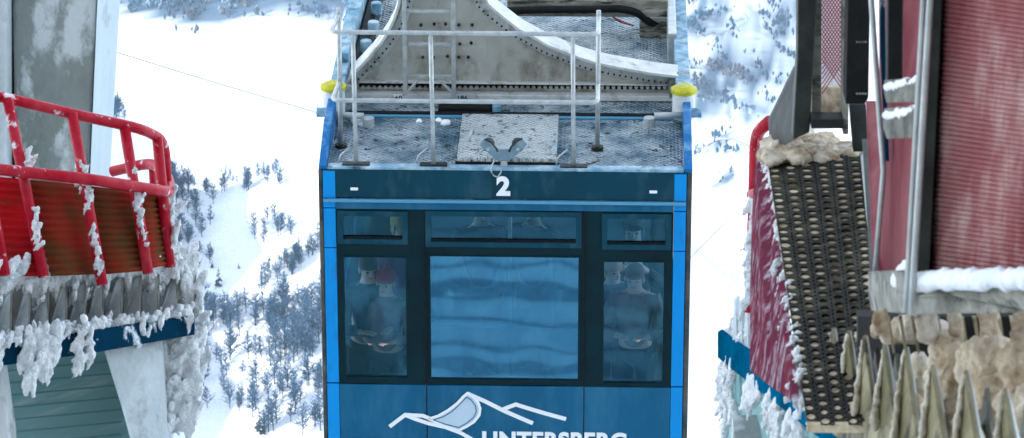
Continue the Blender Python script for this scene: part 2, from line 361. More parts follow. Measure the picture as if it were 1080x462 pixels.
def conifer(seed, h=8.):
    rd = random.Random(seed); tr = MB(); cr = MB(); tr.tube([(0,0,-.3),(0,0,h)], .16, 5, .02)
    for i in range(90):
        t = rd.uniform(.1,1); z = h*t; L_ = h*.24*(1-t)+.15; a = rd.uniform(0, 6.28)
        d = V((math.cos(a), math.sin(a), -.35)); s = V((-math.sin(a), math.cos(a), 0))*L_*.3; p = V((0,0,z))
        cr.add([p, p+d*L_*.7+s, p+d*L_, p+d*L_*.7-s], [(0,1,2,3)])
    return tr, cr
protos = []
for k in range(5):
    tr, cr = bare_tree(k+3); protos.append((tr, cr, 'bare_tree', M['bark'], M['twigs']))
tr, cr = conifer(4); protos.append((tr, cr, 'conifer_tree', M['bark'], M['conifer']))
meshes = {}
def place_tree(k, loc, sc, rz, label, group):
    tr, cr, nm, m1, m2 = protos[k]
    if k not in meshes:
        e = thing(nm, label, 'tree', (0,0,0), group)
        t = tr.build('trunk', m1, e, smooth=True); c = cr.build('crown', m2, e); meshes[k] = (e, t, c); out = e
    else:
        e, t, c = meshes[k]; out = e.copy(); COL.objects.link(out); out['label'] = label; out['group'] = group
        for ch in (t, c):
            q = ch.copy(); COL.objects.link(q); q.parent = out
    out.location = loc; out.scale = (sc*1.05, sc*1.05, sc); out.rotation_euler = (0,0,rz)
groves = [ # x0,x1,y0,y1 in the photo, number, size, label, group
 (176,232,192,228,36,.8,'bare frosted tree in the dense grove beside the pillar platform, high on the snow ridge','trees in the grove beside the platform'),
 (228,296,180,206,26,.7,'bare tree on the crest line of the snowy ridge','trees along the crest of the ridge'),
 (182,222,236,290,20,.75,'bluish bare tree on the slope just right of the red railing corner','trees on the slope by the red railing'),
 (268,312,238,262,13,.7,'small bare tree in the thin group halfway down the white slope','trees in the group halfway down the slope'),
 (276,342,262,306,30,.75,'bare tree in the diagonal belt of scrub across the middle of the slope','trees in the diagonal belt'),
 (200,292,330,396,46,1.05,'tall bare tree in the grove low on the slope left of centre','trees in the grove low on the slope'),
 (288,342,322,392,34,1.25,'tall bare tree in the thicket next to the cabin edge','trees in the thicket next to the cabin'),
 (266,344,404,466,30,1.15,'dark bare tree at the foot of the slope under the cabin side','trees at the foot of the slope'),
 (198,262,396,440,12,.85,'frosted bare tree around the rounded snow mound near the bottom','trees round the snow mound'),
 (116,132,112,140,8,.8,'bare tree seen between the concrete pillar and the red top rail','trees behind the pillar'),
]
for x0,x1,y0,y1,n,s,lab,grp in groves:
    for i in range(n):
        u = random.random(); px = x0+(x1-x0)*u; py = y0+(y1-y0)*random.random()
        if 'diagonal' in lab: py = y1-(y1-y0)*u+random.uniform(-9,9)
        p = hit(px, py, step=3.)
        if p is None: continue
        place_tree(random.randrange(5), p, s*random.uniform(.7,1.25), random.uniform(0,6.28), lab, grp)
for i, (px, py, s, lab) in enumerate([(222,268,.7,'small dark conifer alone on the white slope'),(231,305,1.1,'darkest and biggest of the lone conifers on the white slope'),
        (224,283,.5,'tiny dark conifer between the two other lone conifers'),(252,286,.35,'tiny dark bush shaped conifer right of the lone conifers'),(274,462,1.5,'dark conifer at the bottom of the picture beside the bare trees')]):
    p = hit(px, py, step=3.)
    if p: place_tree(5, p, s, i, lab, 'conifers on the white slope')

def hits(px, py, d0, d1, step):
    n = len(px); d = np.arange(d0, d1, step)
    rx = (px-540)/F; t = (231-py)/F; ry = DIR.y+UP.y*t; rz = DIR.z+UP.z*t
    X = CAM.x+rx[:,None]*d; Y = CAM.y+ry[:,None]*d; Z = CAM.z+rz[:,None]*d
    H = height(X, Y); k = np.argmax(Z < H, axis=1); i = np.arange(n)
    return X[i,k], Y[i,k], H[i,k], (Z < H)[i,k]
def forest(name, label, regions, n, hgt, seed, mask):
    """a far wood that reads as one mass: small ragged crowns in one mesh"""
    r = np.random.default_rng(seed); pts = []
    while len(pts) < n:
        x0,x1,y0,y1 = regions[r.integers(len(regions))]; px = r.uniform(x0,x1); py = r.uniform(y0,y1)
        if mask(px, py): pts.append((px, py))
        elif r.random() < .0004: break
    pts = np.array(pts); X, Y, Z, ok = hits(pts[:,0], pts[:,1], 1700, 9000, 30.)
    vs = []; fs = []
    for x, y, z, o_ in zip(X, Y, Z, ok):
        if not o_: continue
        h = hgt*r.uniform(.5,1.3); w = h*r.uniform(.2,.42); b = len(vs); y += r.uniform(-15,15)
        for lay in range(2):
            c = r.uniform(-.3,.3,2)*w
            for k in range(5):
                a = 2*math.pi*k/5+r.uniform(0,1.2); q = w*r.uniform(.5,1.3)*(1-.35*lay); vs.append((x+c[0]+math.cos(a)*q, y+c[1]+math.sin(a)*q, z+h*(r.uniform(.15,.5)+.25*lay)))
            vs.append((x+c[0], y+c[1], z+h*(.75+.25*lay))); vs.append((x, y, z-1))
            for k in range(5): fs += [(b+k, b+(k+1) % 5, b+5), (b+(k+1) % 5, b+k, b+6)]
            b += 7
    me = bpy.data.meshes.new(name); me.from_pydata(vs, [], fs); me.materials.append(M['forest'])
    o = bpy.data.objects.new(name, me); COL.objects.link(o); tag(o, label, 'forest', None, 'stuff')
def edge(px): return interp(px, [(110,5),(150,14),(180,26),(215,30),(240,20),(270,14),(300,15),(335,21),(400,22)])
def fz(x, y, s_, seed=0.): return noise.fractal(V((x/s_, y/s_, seed)), .8, 2., 4)
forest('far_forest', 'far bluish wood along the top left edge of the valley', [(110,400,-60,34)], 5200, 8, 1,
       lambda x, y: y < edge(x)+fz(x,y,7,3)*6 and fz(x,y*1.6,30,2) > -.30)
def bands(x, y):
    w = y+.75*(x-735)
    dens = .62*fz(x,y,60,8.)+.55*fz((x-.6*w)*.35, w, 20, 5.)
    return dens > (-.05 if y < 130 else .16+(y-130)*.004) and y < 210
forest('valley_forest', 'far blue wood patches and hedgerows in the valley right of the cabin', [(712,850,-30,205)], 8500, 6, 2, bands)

# scrub, rock and bluish shade painted into valley snow: mask on the ground mesh
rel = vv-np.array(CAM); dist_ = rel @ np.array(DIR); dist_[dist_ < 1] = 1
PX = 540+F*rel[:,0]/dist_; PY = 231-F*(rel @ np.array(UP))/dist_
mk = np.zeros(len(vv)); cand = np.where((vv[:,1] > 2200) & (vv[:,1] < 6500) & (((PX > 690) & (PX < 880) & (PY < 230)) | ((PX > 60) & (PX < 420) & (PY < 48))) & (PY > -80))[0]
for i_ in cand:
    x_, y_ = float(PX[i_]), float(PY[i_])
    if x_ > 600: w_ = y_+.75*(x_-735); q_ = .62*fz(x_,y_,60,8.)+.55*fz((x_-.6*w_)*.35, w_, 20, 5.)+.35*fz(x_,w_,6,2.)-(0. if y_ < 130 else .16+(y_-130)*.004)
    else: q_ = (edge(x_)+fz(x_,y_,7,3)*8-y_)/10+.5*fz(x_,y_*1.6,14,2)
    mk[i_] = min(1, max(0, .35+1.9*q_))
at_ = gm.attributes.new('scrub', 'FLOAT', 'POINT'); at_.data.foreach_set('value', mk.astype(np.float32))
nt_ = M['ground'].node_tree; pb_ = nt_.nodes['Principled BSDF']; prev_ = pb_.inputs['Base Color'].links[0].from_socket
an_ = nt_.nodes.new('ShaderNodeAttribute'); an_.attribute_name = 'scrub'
mx_ = nt_.nodes.new('ShaderNodeMix'); mx_.data_type = 'RGBA'; nt_.links.new(an_.outputs['Fac'], mx_.inputs['Factor']); nt_.links.new(prev_, mx_.inputs['A']); mx_.inputs['B'].default_value = (.09,.15,.22,1)  # one blue-grey for the scrub and the painted slope shade
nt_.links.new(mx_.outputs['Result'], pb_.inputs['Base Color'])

def draped(name, pts, w, label):
    P3 = []
    for a, b in zip(pts, pts[1:]):
        for k in range(6):
            p = hit(lerp(a[0],b[0],k/6), lerp(a[1],b[1],k/6), 1500, 8000, 4.)
            if p is not None: P3.append(p)
    vs = []
    for i, p in enumerate(P3):
        d = (P3[min(i+1,len(P3)-1)]-P3[max(i-1,0)]); n = V((-d.y, d.x, 0)).normalized()*w/2
        for q in (p+n, p-n): vs.append(V((q.x, q.y, max(p.z, float(height(q.x,q.y)))+1.2)))
    o = MB().add(vs, [(2*i,2*i+1,2*i+3,2*i+2) for i in range(len(P3)-1)]).build(name, M['road']); tag(o, label, None, None, 'structure')
draped('road', [(735,162),(752,152),(770,150),(792,160),(800,172)], 3, 'narrow road through the white fields right of the cabin')
draped('road', [(735,40),(760,36),(783,28),(790,16),(788,4)], 5, 'farm road high in the picture right of the cabin')

for yc, wd in ((-28.6,.06),(-28.95,.10),(-29.3,.20),(-29.7,.05),(-30.1,.07),(-30.7,.38),(-31.2,.05),(-31.6,.08),(-31.9,.05),(-32.3,.16),(-32.7,.05),(-33.1,.10),(-33.5,.06),(-33.9,.12),(-34.6,.2)):  # strips added on the unseen bank to put bands in the window reflections
    vs = []
    for i in range(49):
        x = -12+i*.5; c = yc+.006*x*x+.07*math.sin(x*.9+yc)
        for e_ in (-.5,.5):
            y = c+e_*wd*(1+.25*math.sin(x*2.1)); vs.append(V((x, y, float(height(x,y))+.035)))
    o = MB().add(vs, [(2*i,2*i+1,2*i+3,2*i+2) for i in range(48)]).build('reflection_strip', M['track']); tag(o, 'grey strip on the unseen bank, added to band the window reflections', None, None, 'structure')
for i in range(22):
    x = -5.5+i*.5; y = -33.5+.006*x*x; z = float(height(x,y)); o = MB().box((x-.16,y-.05,z-.2),(x+.16,y+.05,z+.28)).build('marker_block', M['snow'], bevel=.02)
    tag(o, 'small pale block in the row along the bank, seen mirrored in the cabin windows', 'block', 'row of pale blocks on the bank')
# far cables
o = MB().tube([P(100,48,260), P(200,79,300), P(345,122,352), P(470,160,400)], .042, 6).build('cable', M['dark_steel']); tag(o, 'thin grey cable crossing the white valley left of the cabin', 'cable')
o = MB().tube([P(560,440,300), P(760,240,330), P(900,80,350)], .03, 6).build('cable', M['dark_steel']); tag(o, 'thin cable slanting up through the white gap right of the cabin', 'cable')

# ------------------------------------------------------------------ cabin
YAW = R(-1.6)
X0 = P(533, 181, 30).x
cab = thing('cable_car_cabin', 'teal and bright blue aerial cable car cabin with a white number on its front', 'cable car', (X0,0,0), None, YAW)
WC = WM[cab.name]; IC = WC.inverted(); R3 = IC.to_3x3()
def onplane(px, py, axis, val):
    o = IC @ CAM; r = R3 @ ray(px, py); t = (val-o[axis])/r[axis]; return o+r*t
def fr(px, py, y=0.): return onplane(px, py, 1, y)
def rf(px, py, z=0.): return onplane(px, py, 2, z)
LEN = 4.4; ZB = -2.75
def frect(mb, x0, x1, y0, y1, f, b):
    """box on the front: photo rectangle, front depth f, back depth b (cabin metres)"""
    a = fr((x0+x1)/2, y0); c = fr((x0+x1)/2, y1); l = fr(x0, (y0+y1)/2).x; r = fr(x1, (y0+y1)/2).x
    mb.box((l, f, c.z), (r, b, a.z)); return mb
def xl(px): return fr(px, 300).x
def zl(py): return fr(533, py).z
HW = xl(728)
# shell
def holes_wall(mb, u0, u1, z0, z1, holes, put):
    us = sorted({u0,u1,*[h[0] for h in holes],*[h[1] for h in holes]}); zs = sorted({z0,z1,*[h[2] for h in holes],*[h[3] for h in holes]})
    for a, b in zip(us, us[1:]):
        for c, d in zip(zs, zs[1:]):
            mu, mz = (a+b)/2, (c+d)/2
            if any(h[0] < mu < h[1] and h[2] < mz < h[3] for h in holes): continue
            put(a, b, c, d)
WIN = [('upper',363,425,229,253),('upper',455,607,228,255),('upper',640,701,229,256),('lower',363,428,273,399),('lower',454,610,271,400),('lower',637,700,275,402)]
fl, frr = xl(356), xl(709)
hs = [(xl(a),xl(b),zl(d),zl(c)) for _,a,b,c,d in WIN]
wf = MB(); holes_wall(wf, fl, frr, zl(406), zl(214.5), hs, lambda a,b,c,d: wf.box((a,0,c),(b,.07,d)))
wf = wf.build('window_wall', M['frame'], cab, True)
# front fascia with number
fa = MB().box((xl(344),-.012,zl(210)),(xl(721),.08,0)).build('fascia', M['teal_dark'], cab, True, bevel=.006)
MB().box((xl(343),-.035,zl(213.5)),(xl(722),-.0125,zl(210.3))).build('trim_strip', M['lightblue'], cab, True, bevel=.003)
MB().box((fl,-.008,zl(221.5)),(frr,-.0005,zl(214.8))).build('header_strip', M['teal'], cab, True)
text_mesh('cabin_number', '2', M['white'], fa, .215, (xl(531), -.016, zl(204.5)), bold=.010)
for a in (376, 688): MB().box((xl(a-4.5),-.024,zl(201.5)),(xl(a+3.5),-.0125,zl(198.5))).build('marker_lamp', M['white'], fa, True, bevel=.004)
# lower panels
for a, b in ((356,448.4),(449.6,616.2),(617.4,709)):
    MB().box((xl(a),-.004,ZB),(xl(b),.05,zl(407))).build('front_panel', M['teal'], cab, True, bevel=.006)
for a in (449, 617): MB().box((xl(a)-.006,-.011,zl(405.5)),(xl(a)+.006,-.0005,zl(222))).build('door_seam', M['black'], cab, True)
# blue corner strips, segment by segment
for sx, (a, b) in ((-1,(343,355.6)),(1,(709.5,722))):
    for c, d in ((181.5,210),(214.5,220.5),(221.5,262.5),(263.5,405),(406.5,600)):
        z1 = ZB if d > 500 else zl(d)
        f = -.016 if c < 200 else -.006
        MB().box((xl(a),f,z1),(xl(b),.07,zl(c))).build('corner_strip', M['azure'], cab, True, bevel=.004)
    MB().box((xl(338) if sx<0 else xl(722.4),.0,ZB),(xl(342.6) if sx<0 else xl(728),.12,-.004)).build('edge_guard', M['rubber'], cab, True, bevel=.01)
# window frames and panes
for kind,a,b,c,d in WIN:
    l, r, t, bt = xl(a), xl(b), zl(c), zl(d)
    w = .045 if kind == 'upper' else .012
    fm = MB()
    for q in ((l-w,l,bt-w,t+w),(r,r+w,bt-w,t+w),(l,r,t,t+w),(l,r,bt-w,bt)): fm.box((q[0],-.018 if kind=='upper' else -.006,q[2]),(q[1],-.0005,q[3]))
    win = fm.build('window', M['frame'] if kind=='lower' else M['teal_dark'], cab, True, bevel=.003)
    MB().box((l+.001,.012,bt+.001),(r-.001,.018,t-.001)).build('pane', M['glass_up'] if kind == 'upper' else M['glass'] if a == 454 else M['glass_clear'], win, True)
    if kind == 'upper': MB().box((l,-.006,bt),(r,.011,bt+.018)).build('window_sill', M['black'], win, True)
# side, rear and floor
zt, zm_ = zl(229), zl(395)
for sx in (-1, 1):
    x0 = sx*HW; x1 = sx*(HW-.06); lo, hi = min(x0,x1), max(x0,x1)
    sh = [(.25+k*1.38, .25+k*1.38+1.22, zm_, zt) for k in range(3)]
    sw = MB(); holes_wall(sw, .122, LEN, ZB, -.004, sh, lambda a,b,c,d: sw.box((lo,a,c),(hi,b,d))); sw = sw.build('side_wall', M['teal'], cab, True)
    for h in sh: MB().box((sx*(HW-.035)-.004,h[0]+.001,h[2]+.001),(sx*(HW-.035)+.004,h[1]-.001,h[3]-.001)).build('pane', M['glass_side'], sw, True)
rh = [(-HW+.2,-.55,zm_,zt),(-.45,.45,zm_,zt),(.55,HW-.2,zm_,zt)]
rw = MB(); holes_wall(rw, -HW+.062, HW-.062, ZB, -.05, rh, lambda a,b,c,d: rw.box((a,LEN-.06,c),(b,LEN-.002,d))); rw = rw.build('rear_wall', M['interior'], cab, True)
for h in rh: MB().box((h[0]+.001,LEN-.03,h[2]+.001),(h[1]-.001,LEN-.02,h[3]-.001)).build('pane', M['glass_side'], rw, True)
FZ = -2.55
MB().box((-HW+.062,.072,ZB+.01),(HW-.062,LEN-.062,FZ)).build('floor', M['dark_steel'], cab, True)
MB().box((-HW+.3,.4,ZB-.35),(HW-.3,LEN-.4,ZB-.002)).build('underframe', M['dark_steel'], cab, True, bevel=.03)
MB().tube([(-.9,.3,FZ+1.05),(.9,.3,FZ+1.05)], .018).build('grab_rail', M['rail_steel'], cab, True, smooth=True)
for k in (-.75,0,.75): MB().tube([(k,1.3,FZ),(k,1.3,-.1)], .018).build('grab_pole', M['rail_steel'], cab, True, smooth=True)
# roof
rl, rr2 = rf(352,150), rf(717,150)
HR = HW-.07
roof = MB().box((-HR,.085,-.06),(HR,LEN,0.0)).build('roof', M['roof'], cab, True)
MB().box((-HR,-.010,.0015),(HR,.085,.022)).build('roof_lip', M['bluegrey'], cab, True, bevel=.004)
for sx in (-1,1):
    ck = MB().prism([(sx*HW,.0,-.003),(sx*HW,.0,.03),(sx*HW,.6,.20),(sx*HW,1.3,.22),(sx*HW,1.3,-.003)], (-sx*.066,0,0)).build('roof_cheek', M['bluecheek'], cab, True, bevel=.006)
    MB().box((sx*(HW-.06)-.06,1.32,.001),(sx*(HW-.06)+.06,LEN,.26)).build('roof_side_beam', M['bluegrey'], cab, True, bevel=.01)
    # canister with yellow lid
    CY = 1.16; c = onplane(721 if sx > 0 else 352, 112, 1, CY)
    cz1 = onplane(721,96,1,CY).z; cz0 = onplane(721,124,1,CY).z
    cn = MB().tube([(c.x,CY,cz0),(c.x,CY,cz1)], .095, 24).build('canister', M['whitecyl'], cab, True, smooth=False, bevel=.005)
    MB().tube([(c.x,CY,cz1-.01),(c.x,CY,cz1+.02),(c.x,CY,cz1+.024)], .11, 24).build('lid', M['yellow'], cn, True, bevel=.006)
    MB().tube([(c.x,CY,cz1+.022),(c.x,CY,cz1+.05)], .10, 24, .06).build('lid_dome', M['yellow'], cn, True)
    MB().box((c.x-.05,CY-.02,cz0-.25),(c.x+.03,CY+.04,cz0)).build('canister_bracket', M['bluegrey'], cn, True, bevel=.005)
    # side lug and hinge arm
    h0 = rf(705 if sx > 0 else 373, 133); yy = h0.y
    MB().tube([(sx*(HW-.30),yy,.09),(sx*(HW-.05),yy,.10)], .028, 10).build('hinge_arm', M['steel'], cab, True, smooth=True)
    MB().tube([(sx*(HW-.34),yy,.0),(sx*(HW-.34),yy,.075)], .05, 12).build('hinge_post', M['steel'], cab, True)
    MB().tube([(sx*(HW-.02),yy,.12),(sx*(HW+.09),yy,.12)], .04, 14).build('side_lug', M['bluegrey'], cab, True)
MB().box((-HR,rf(540,123.5).y-.01,.001),(HR,rf(540,123.5).y+.05,.028)).build('roof_gutter', M['black'], cab, True, bevel=.004)
MB().box((-HR,rf(540,123.5).y-.05,.001),(HR,rf(540,123.5).y-.012,.020)).build('gutter_edge', M['lightblue'], cab, True, bevel=.004)
# hatch
a, b = rf(482,175), rf(587,126)
x0h, x1h, y0h, y1h = a.x, rf(587,175).x, a.y, b.y
hb = MB().prism([(x0h,y0h,.002),(x0h,y0h,.075),(x0h,y1h,.045),(x0h,y1h,.002)], (x1h-x0h,0,0)).build('roof_hatch', M['hatch'], cab, True, bevel=.006)
MB().box((x0h-.015,y0h-.02,.001),(x1h+.015,y0h-.002,.040)).build('hatch_seal', M['black'], hb, True)
hp = rf(496,147,.06)
MB().tube(fillet([(hp.x,hp.y-.07,.06),(hp.x+.0,hp.y-.05,.12),(hp.x+.02,hp.y+.10,.13),(hp.x+.02,hp.y+.12,.05)],.03), .010).build('hatch_handle', M['steel'], hb, True, smooth=True)
p1, p2 = rf(462,119), rf(519,111)
MB().box((p1.x,p1.y,.001),(p2.x,p2.y,.05)).build('roof_vent', M['black'], cab, True, bevel=.01)
MB().box((p2.x+.01,p1.y,.001),(p2.x+.08,p2.y,.06)).build('vent_box', M['bluegrey'], cab, True, bevel=.006)
# rope cradle on the hatch edge
cy = y0h-.05
def fq(pts, y): return [fr(px, py, y) for px, py in pts]
cr_ = MB().prism(fq([(505,153),(511,146.5),(526,158),(536,158),(550,146),(556,152.5),(541,167),(536,169.5),(526,169.5),(521,167)], cy), (0,.025,0))
cradle = cr_.build('rope_cradle', M['cradle'], cab, True, bevel=.004)
for px, py in ((515,157),(546,157)):
    c = fr(px, py, cy); MB().tube([(c.x,cy+.027,c.z+.012),(c.x,cy+.09,c.z+.012)], .05, 20).build('roller', M['dark_steel'], cradle, True)
    MB().tube([(c.x,cy-.012,c.z),(c.x,cy-.0005,c.z)],   .014, 12).build('bolt', M['rail_steel'], cradle, True)
for pts in ([(511,147),(518,150),(523,156),(525,160)],[(551,146),(545,149),(539,155),(537,160)]):
    MB().tube(fq(pts, cy-.012), .008, 8).build('cradle_hook', M['dark_steel'], cradle, True, smooth=True)
c0, c1 = fr(528,169.5,cy), fr(535,181,cy); MB().box((c0.x,cy-.01,c1.z),(c1.x,cy+.03,c0.z)).build('cradle_stem', M['steel'], cradle, True, bevel=.004)
MB().tube(fillet(fq([(521,170),(517,178),(520,185),(525,187),(529,181),(528,176)], cy-.06), .03), .0055, 8).build('chain_loop', M['steel'], cradle, True, smooth=True)
MB().tube(fq([(519,182),(520,195),(522,210)], -.02), .003, 5).build('safety_wire', M['dark_steel'], cradle, True)
# front handrail
hr = thing('roof_handrail', 'galvanised tube handrail standing across the front edge of the cabin roof', 'railing', WC @ V((-.35,.05,0.02)), None, YAW)
ax = [rf(px,180) for px in (375,457,605)]; yb = .055; yk = rf(540,157).y
WH = IC @ WM[hr.name]; IH = WH.inverted()
def H(p): return IH @ V(p)
def rail_z(py, y): return fr(480, py, y).z
zt1, zt2 = rail_z(35,yb), rail_z(107,yb)
xL, xR = fr(349,35,yb).x, fr(631,35,yb).x
for k, py in ((0,35),(1,107)):
    z = (zt1, zt2)[k]
    MB().tube([H(p) for p in fillet([(xL+.03,yk,z),(xL,yb,z),(xR,yb,z),(xR,yk,z)], .07)], .019, 12).build('top_rail' if k == 0 else 'middle_rail', M['rail_steel'], hr, True, smooth=True)
for px in (375,457,605):
    x = rf(px,180).x; xt = fr(px-3 if px != 605 else px-1,35,yb).x
    MB().tube([H((x,yb,.02)),H((xt,yb,zt1))], .018, 12).build('post', M['rail_steel'], hr, True, smooth=True)
    MB().box(H((x-.11,yb-.035,.022)),H((x+.11,yb+.035,.034))).build('foot_plate', M['dark_steel'], hr, True)
    MB().tube([H(p) for p in fillet([(x-.14,yb+.02,.03),(x-.13,yb+.02,.09),(x-.05,yb+.02,.16)],.03)], .008, 7).build('foot_clip', M['rail_steel'], hr, True, smooth=True)
for x, zz in ((xL+.03,zt1+.05),(xR,zt1+.05)):
    MB().tube([H((x,yk,.0)),H((x,yk,zz))], .020, 12).build('post', M['rail_steel'], hr, True, smooth=True)
    MB().tube([H((x,yk,.001)),H((x,yk,.03))], .05, 12).build('foot_plate', M['dark_steel'], hr, True)
# hanger girder behind the rail
ya = rf(540,103).y
lc = [(366,100),(367,84),(372,76),(382,66),(393,54),(403,42),(411,30),(418,16),(423,0),(427,-20),(430,-60),(431,-140),(432,-420)]
rc = [(500,-420),(500,-140),(501,-60),(506,-20),(514,0),(523,8),(533,16),(547,27),(562,35),(578,44),(595,51),(611,57),(627,62),(645,66),(662,69),(685,73),(708,76),(725,78),(727,100)]
gd = MB().prism(fq(lc+rc, ya), (0,.03,0)).build('hanger_girder', M['girder'], cab, True)
def flange(pts, name, w0=-.14, w1=.14):
    A = fq(pts, ya); n = len(A); vs = []
    for i, p in enumerate(A):
        t = A[min(i+1,n-1)]-A[max(i-1,0)]; nn = V((-t.z,0,t.x)).normalized()
        if nn.z < 0 and abs(nn.z) > .2: nn = -nn
        for yy in (w0, w1):
            for s in (0,.022): vs.append(p+nn*s+V((0,yy,0)))
    fs = []
    for i in range(n-1):
        b = 4*i; fs += [(b,b+1,b+5,b+4),(b+2,b+6,b+7,b+3),(b,b+4,b+6,b+2),(b+1,b+3,b+7,b+5)]
    fs += [(0,2,3,1),(4*n-4,4*n-3,4*n-1,4*n-2)]
    return MB().add(vs, fs).build(name, M['flange'], gd, True)
flange(lc[1:], 'flange'); flange(rc[:-1], 'flange')
# bolt rows under the flanges
def offset_curve(pts, d):
    out = []
    for i,(x,y) in enumerate(pts):
        a = pts[max(i-1,0)]; b = pts[min(i+1,len(pts)-1)]; tx, ty = b[0]-a[0], b[1]-a[1]; l = math.hypot(tx,ty); out.append((x-ty/l*d, y+tx/l*d))
    return out
for pts, d in ((lc[2:11], 9.), (rc[3:-2], 11.)):
    oc = offset_curve(pts, d); strip_ = []
    bolts_ = []; acc = 0
    for (a,b),(c,e) in zip(oc, oc[1:]):
        l = math.hypot(c-a,e-b); k = 0
        while acc < l:
            t = acc/l; q = fr(lerp(a,c,t), lerp(b,e,t), ya); bolts_.append(MB().tube([(q.x,ya-.030,q.z),(q.x,ya-.0171,q.z)], .009, 6)); acc += 6.2
        acc -= l
    o1 = offset_curve(pts, 2.5); o2 = offset_curve(pts, 13)
    ST = MB().strip([fr(x,y,ya)+V((0,-.017,0)) for x,y in o1], [fr(x,y,ya)+V((0,-.017,0)) for x,y in o2], (0,.0165,0)).build('stiffener_strip', M['flange'], gd, True)
    for b__ in bolts_: b__.build('bolt', M['dark_steel'], ST, True)
# bottom chord
def chord(x0,x1,y0,y1,f,b,name,m,par=gd,bv=.004):
    A, B = fr(x0,y0,ya), fr(x1,y1,ya); return MB().box((A.x,ya+f,B.z),(B.x,ya+b,A.z)).build(name, m, par, True, bevel=bv)
chord(379,704,87.5,94,-.02,-.001,'chord_recess',M['black'])
cb = chord(368,712,94.5,103,-.10,-.0005,'bottom_chord',M['flange'])
chord(379,704,85.3,87,-.06,-.0005,'chord_lip',M['flange'])
bm_ = MB()
for k in range(54):
    q = fr(383+k*6, 91, ya); MB().tube([(q.x,ya-.040,q.z),(q.x,ya-.0201,q.z)], .016, 6).build('bolt', M['girder'], cb, True)
chord(706,727,74,100,-.10,-.032,'end_box',M['grey_beam']); chord(366,378,84,103,-.16,-.101,'end_plate',M['flange'])
chord(416,425,95,102,-.106,-.1005,'small_label',M['white'],cb,0); chord(481,495,95,102,-.106,-.1005,'small_label',M['palelogo'],cb,0)
for i,(px,py) in enumerate([(444,26),(458,25),(470,25),(484,26),(498,26),(446,60),(457,60),(472,59),(485,46),(497,45),(484,60),(494,60)]):
    q = fr(px,py,ya); MB().tube([(q.x,ya-.018,q.z),(q.x,ya-.0005,q.z)], .014, 6).build('bolt', M['dark_steel'], gd, True)
text_mesh('stencil_number', '60', M['black'], cb, .06, (fr(421,101,ya).x, ya-.110, fr(421,101,ya).z), bold=.001, depth=.001)
text_mesh('stencil_number', '186', M['black'], cb, .06, (fr(488,101,ya).x, ya-.110, fr(488,101,ya).z), bold=.001, depth=.001)
# ladder leaning on girder
lad = thing('ladder', 'light metal ladder fixed upright against the hanger plate on the roof', 'ladder', WC @ V((xl(453),ya-.25,.0)), None, YAW)
IL = (IC @ WM[lad.name]).inverted(); yl = ya-.2
for px in (427.5,478.5):
    a = fr(px,101,yl); b = fr(px,-200,yl); MB().box(IL@V((a.x-.018,yl,a.z)), IL@V((a.x+.018,yl+.05,b.z))).build('side_rail', M['rail_steel'], lad, True, bevel=.005)
for py in (80.5,46.5,11.5,-24,-60,-96):
    a = fr(429.5,py,yl); b = fr(476.5,py,yl); MB().box(IL@V((a.x,yl+.008,a.z-.022)), IL@V((b.x,yl+.042,a.z+.008))).build('rung', M['rail_steel'], lad, True, bevel=.004)
for a_, b_ in (((430,97),(441,84)),((476,97),(463,84))):
    MB().tube([IL@fr(*a_,yl+.02),IL@fr(*b_,yl+.02)], .013, 8).build('brace', M['rail_steel'], lad, True)
# rear deck: equipment beyond the girder
MB().box((rf(535,6,.3).x,rf(540,6,.3).y,.20),(HR-.1,rf(540,0,.3).y+.1,.36)).build('cross_beam', M['grey_beam'], cab, True, bevel=.01)
for z, r, m in ((.42,.012,'rail_steel'),(.47,.010,'dark_steel'),(.39,.009,'redwire')):
    yy = rf(540,2,.3).y; MB().tube([(xl(530),yy-.05,z),(0.6,yy-.06,z-.01),(HR-.15,yy-.05,z)], r, 6).build('conduit', M[m], cab, True, smooth=True)
hs_ = [onplane(px,py,2,z) for px,py,z in ((520,12,.3),(545,11,.3),(580,10,.3),(625,10,.3),(655,9,.3),(672,13,.25),(684,23,.15),(695,29,.08),(702,30,.05))]
MB().tube(fillet(hs_, .1), .034, 12).build('hose', M['black'], cab, True, smooth=True)
b_ = rf(690,25,.1); MB().box((b_.x-.13,b_.y-.1,.001),(b_.x+.13,b_.y+.12,.12)).build('junction_box', M['grey_beam'], cab, True, bevel=.01)
for q in (0,.03): MB().tube(fillet([onplane(640+q*100,14,2,.2),onplane(652,21+q*60,2,.1),onplane(668,27,2,.03)], .05), .007, 6).build('wire', M['redwire'], cab, True, smooth=True)
MB().box((rf(703,40).x,rf(703,70).y,.0015),(rf(712,40).x,LEN-.1,.30)).build('deck_beam', M['rail_steel'], cab, True, bevel=.01)
p_ = [(rf(372,80)), (rf(397,0))]
MB().prism([rf(356,96)+V((0,0,.002)), rf(368,96)+V((0,0,.002)), rf(398,-20)+V((0,0,.002)), rf(384,-20)+V((0,0,.002))], (0,0,.34)).build('deck_beam', M['bluegrey'], cab, True, bevel=.01)
MB().prism([rf(372,92)+V((0,0,.002)), rf(392,60)+V((0,0,.002)), rf(408,-20)+V((0,0,.002)), rf(400,-20)+V((0,0,.002))], (0,0,.20)).build('deck_trough', M['black'], cab, True)
for px, py in ((397,8),(394,28),(386,48)):
    q = rf(px,py,.25); MB().tube([(q.x,q.y,.19),(q.x,q.y,.30)], .05, 14).build('deck_fitting', M['bluegrey'], cab, True, bevel=.01)
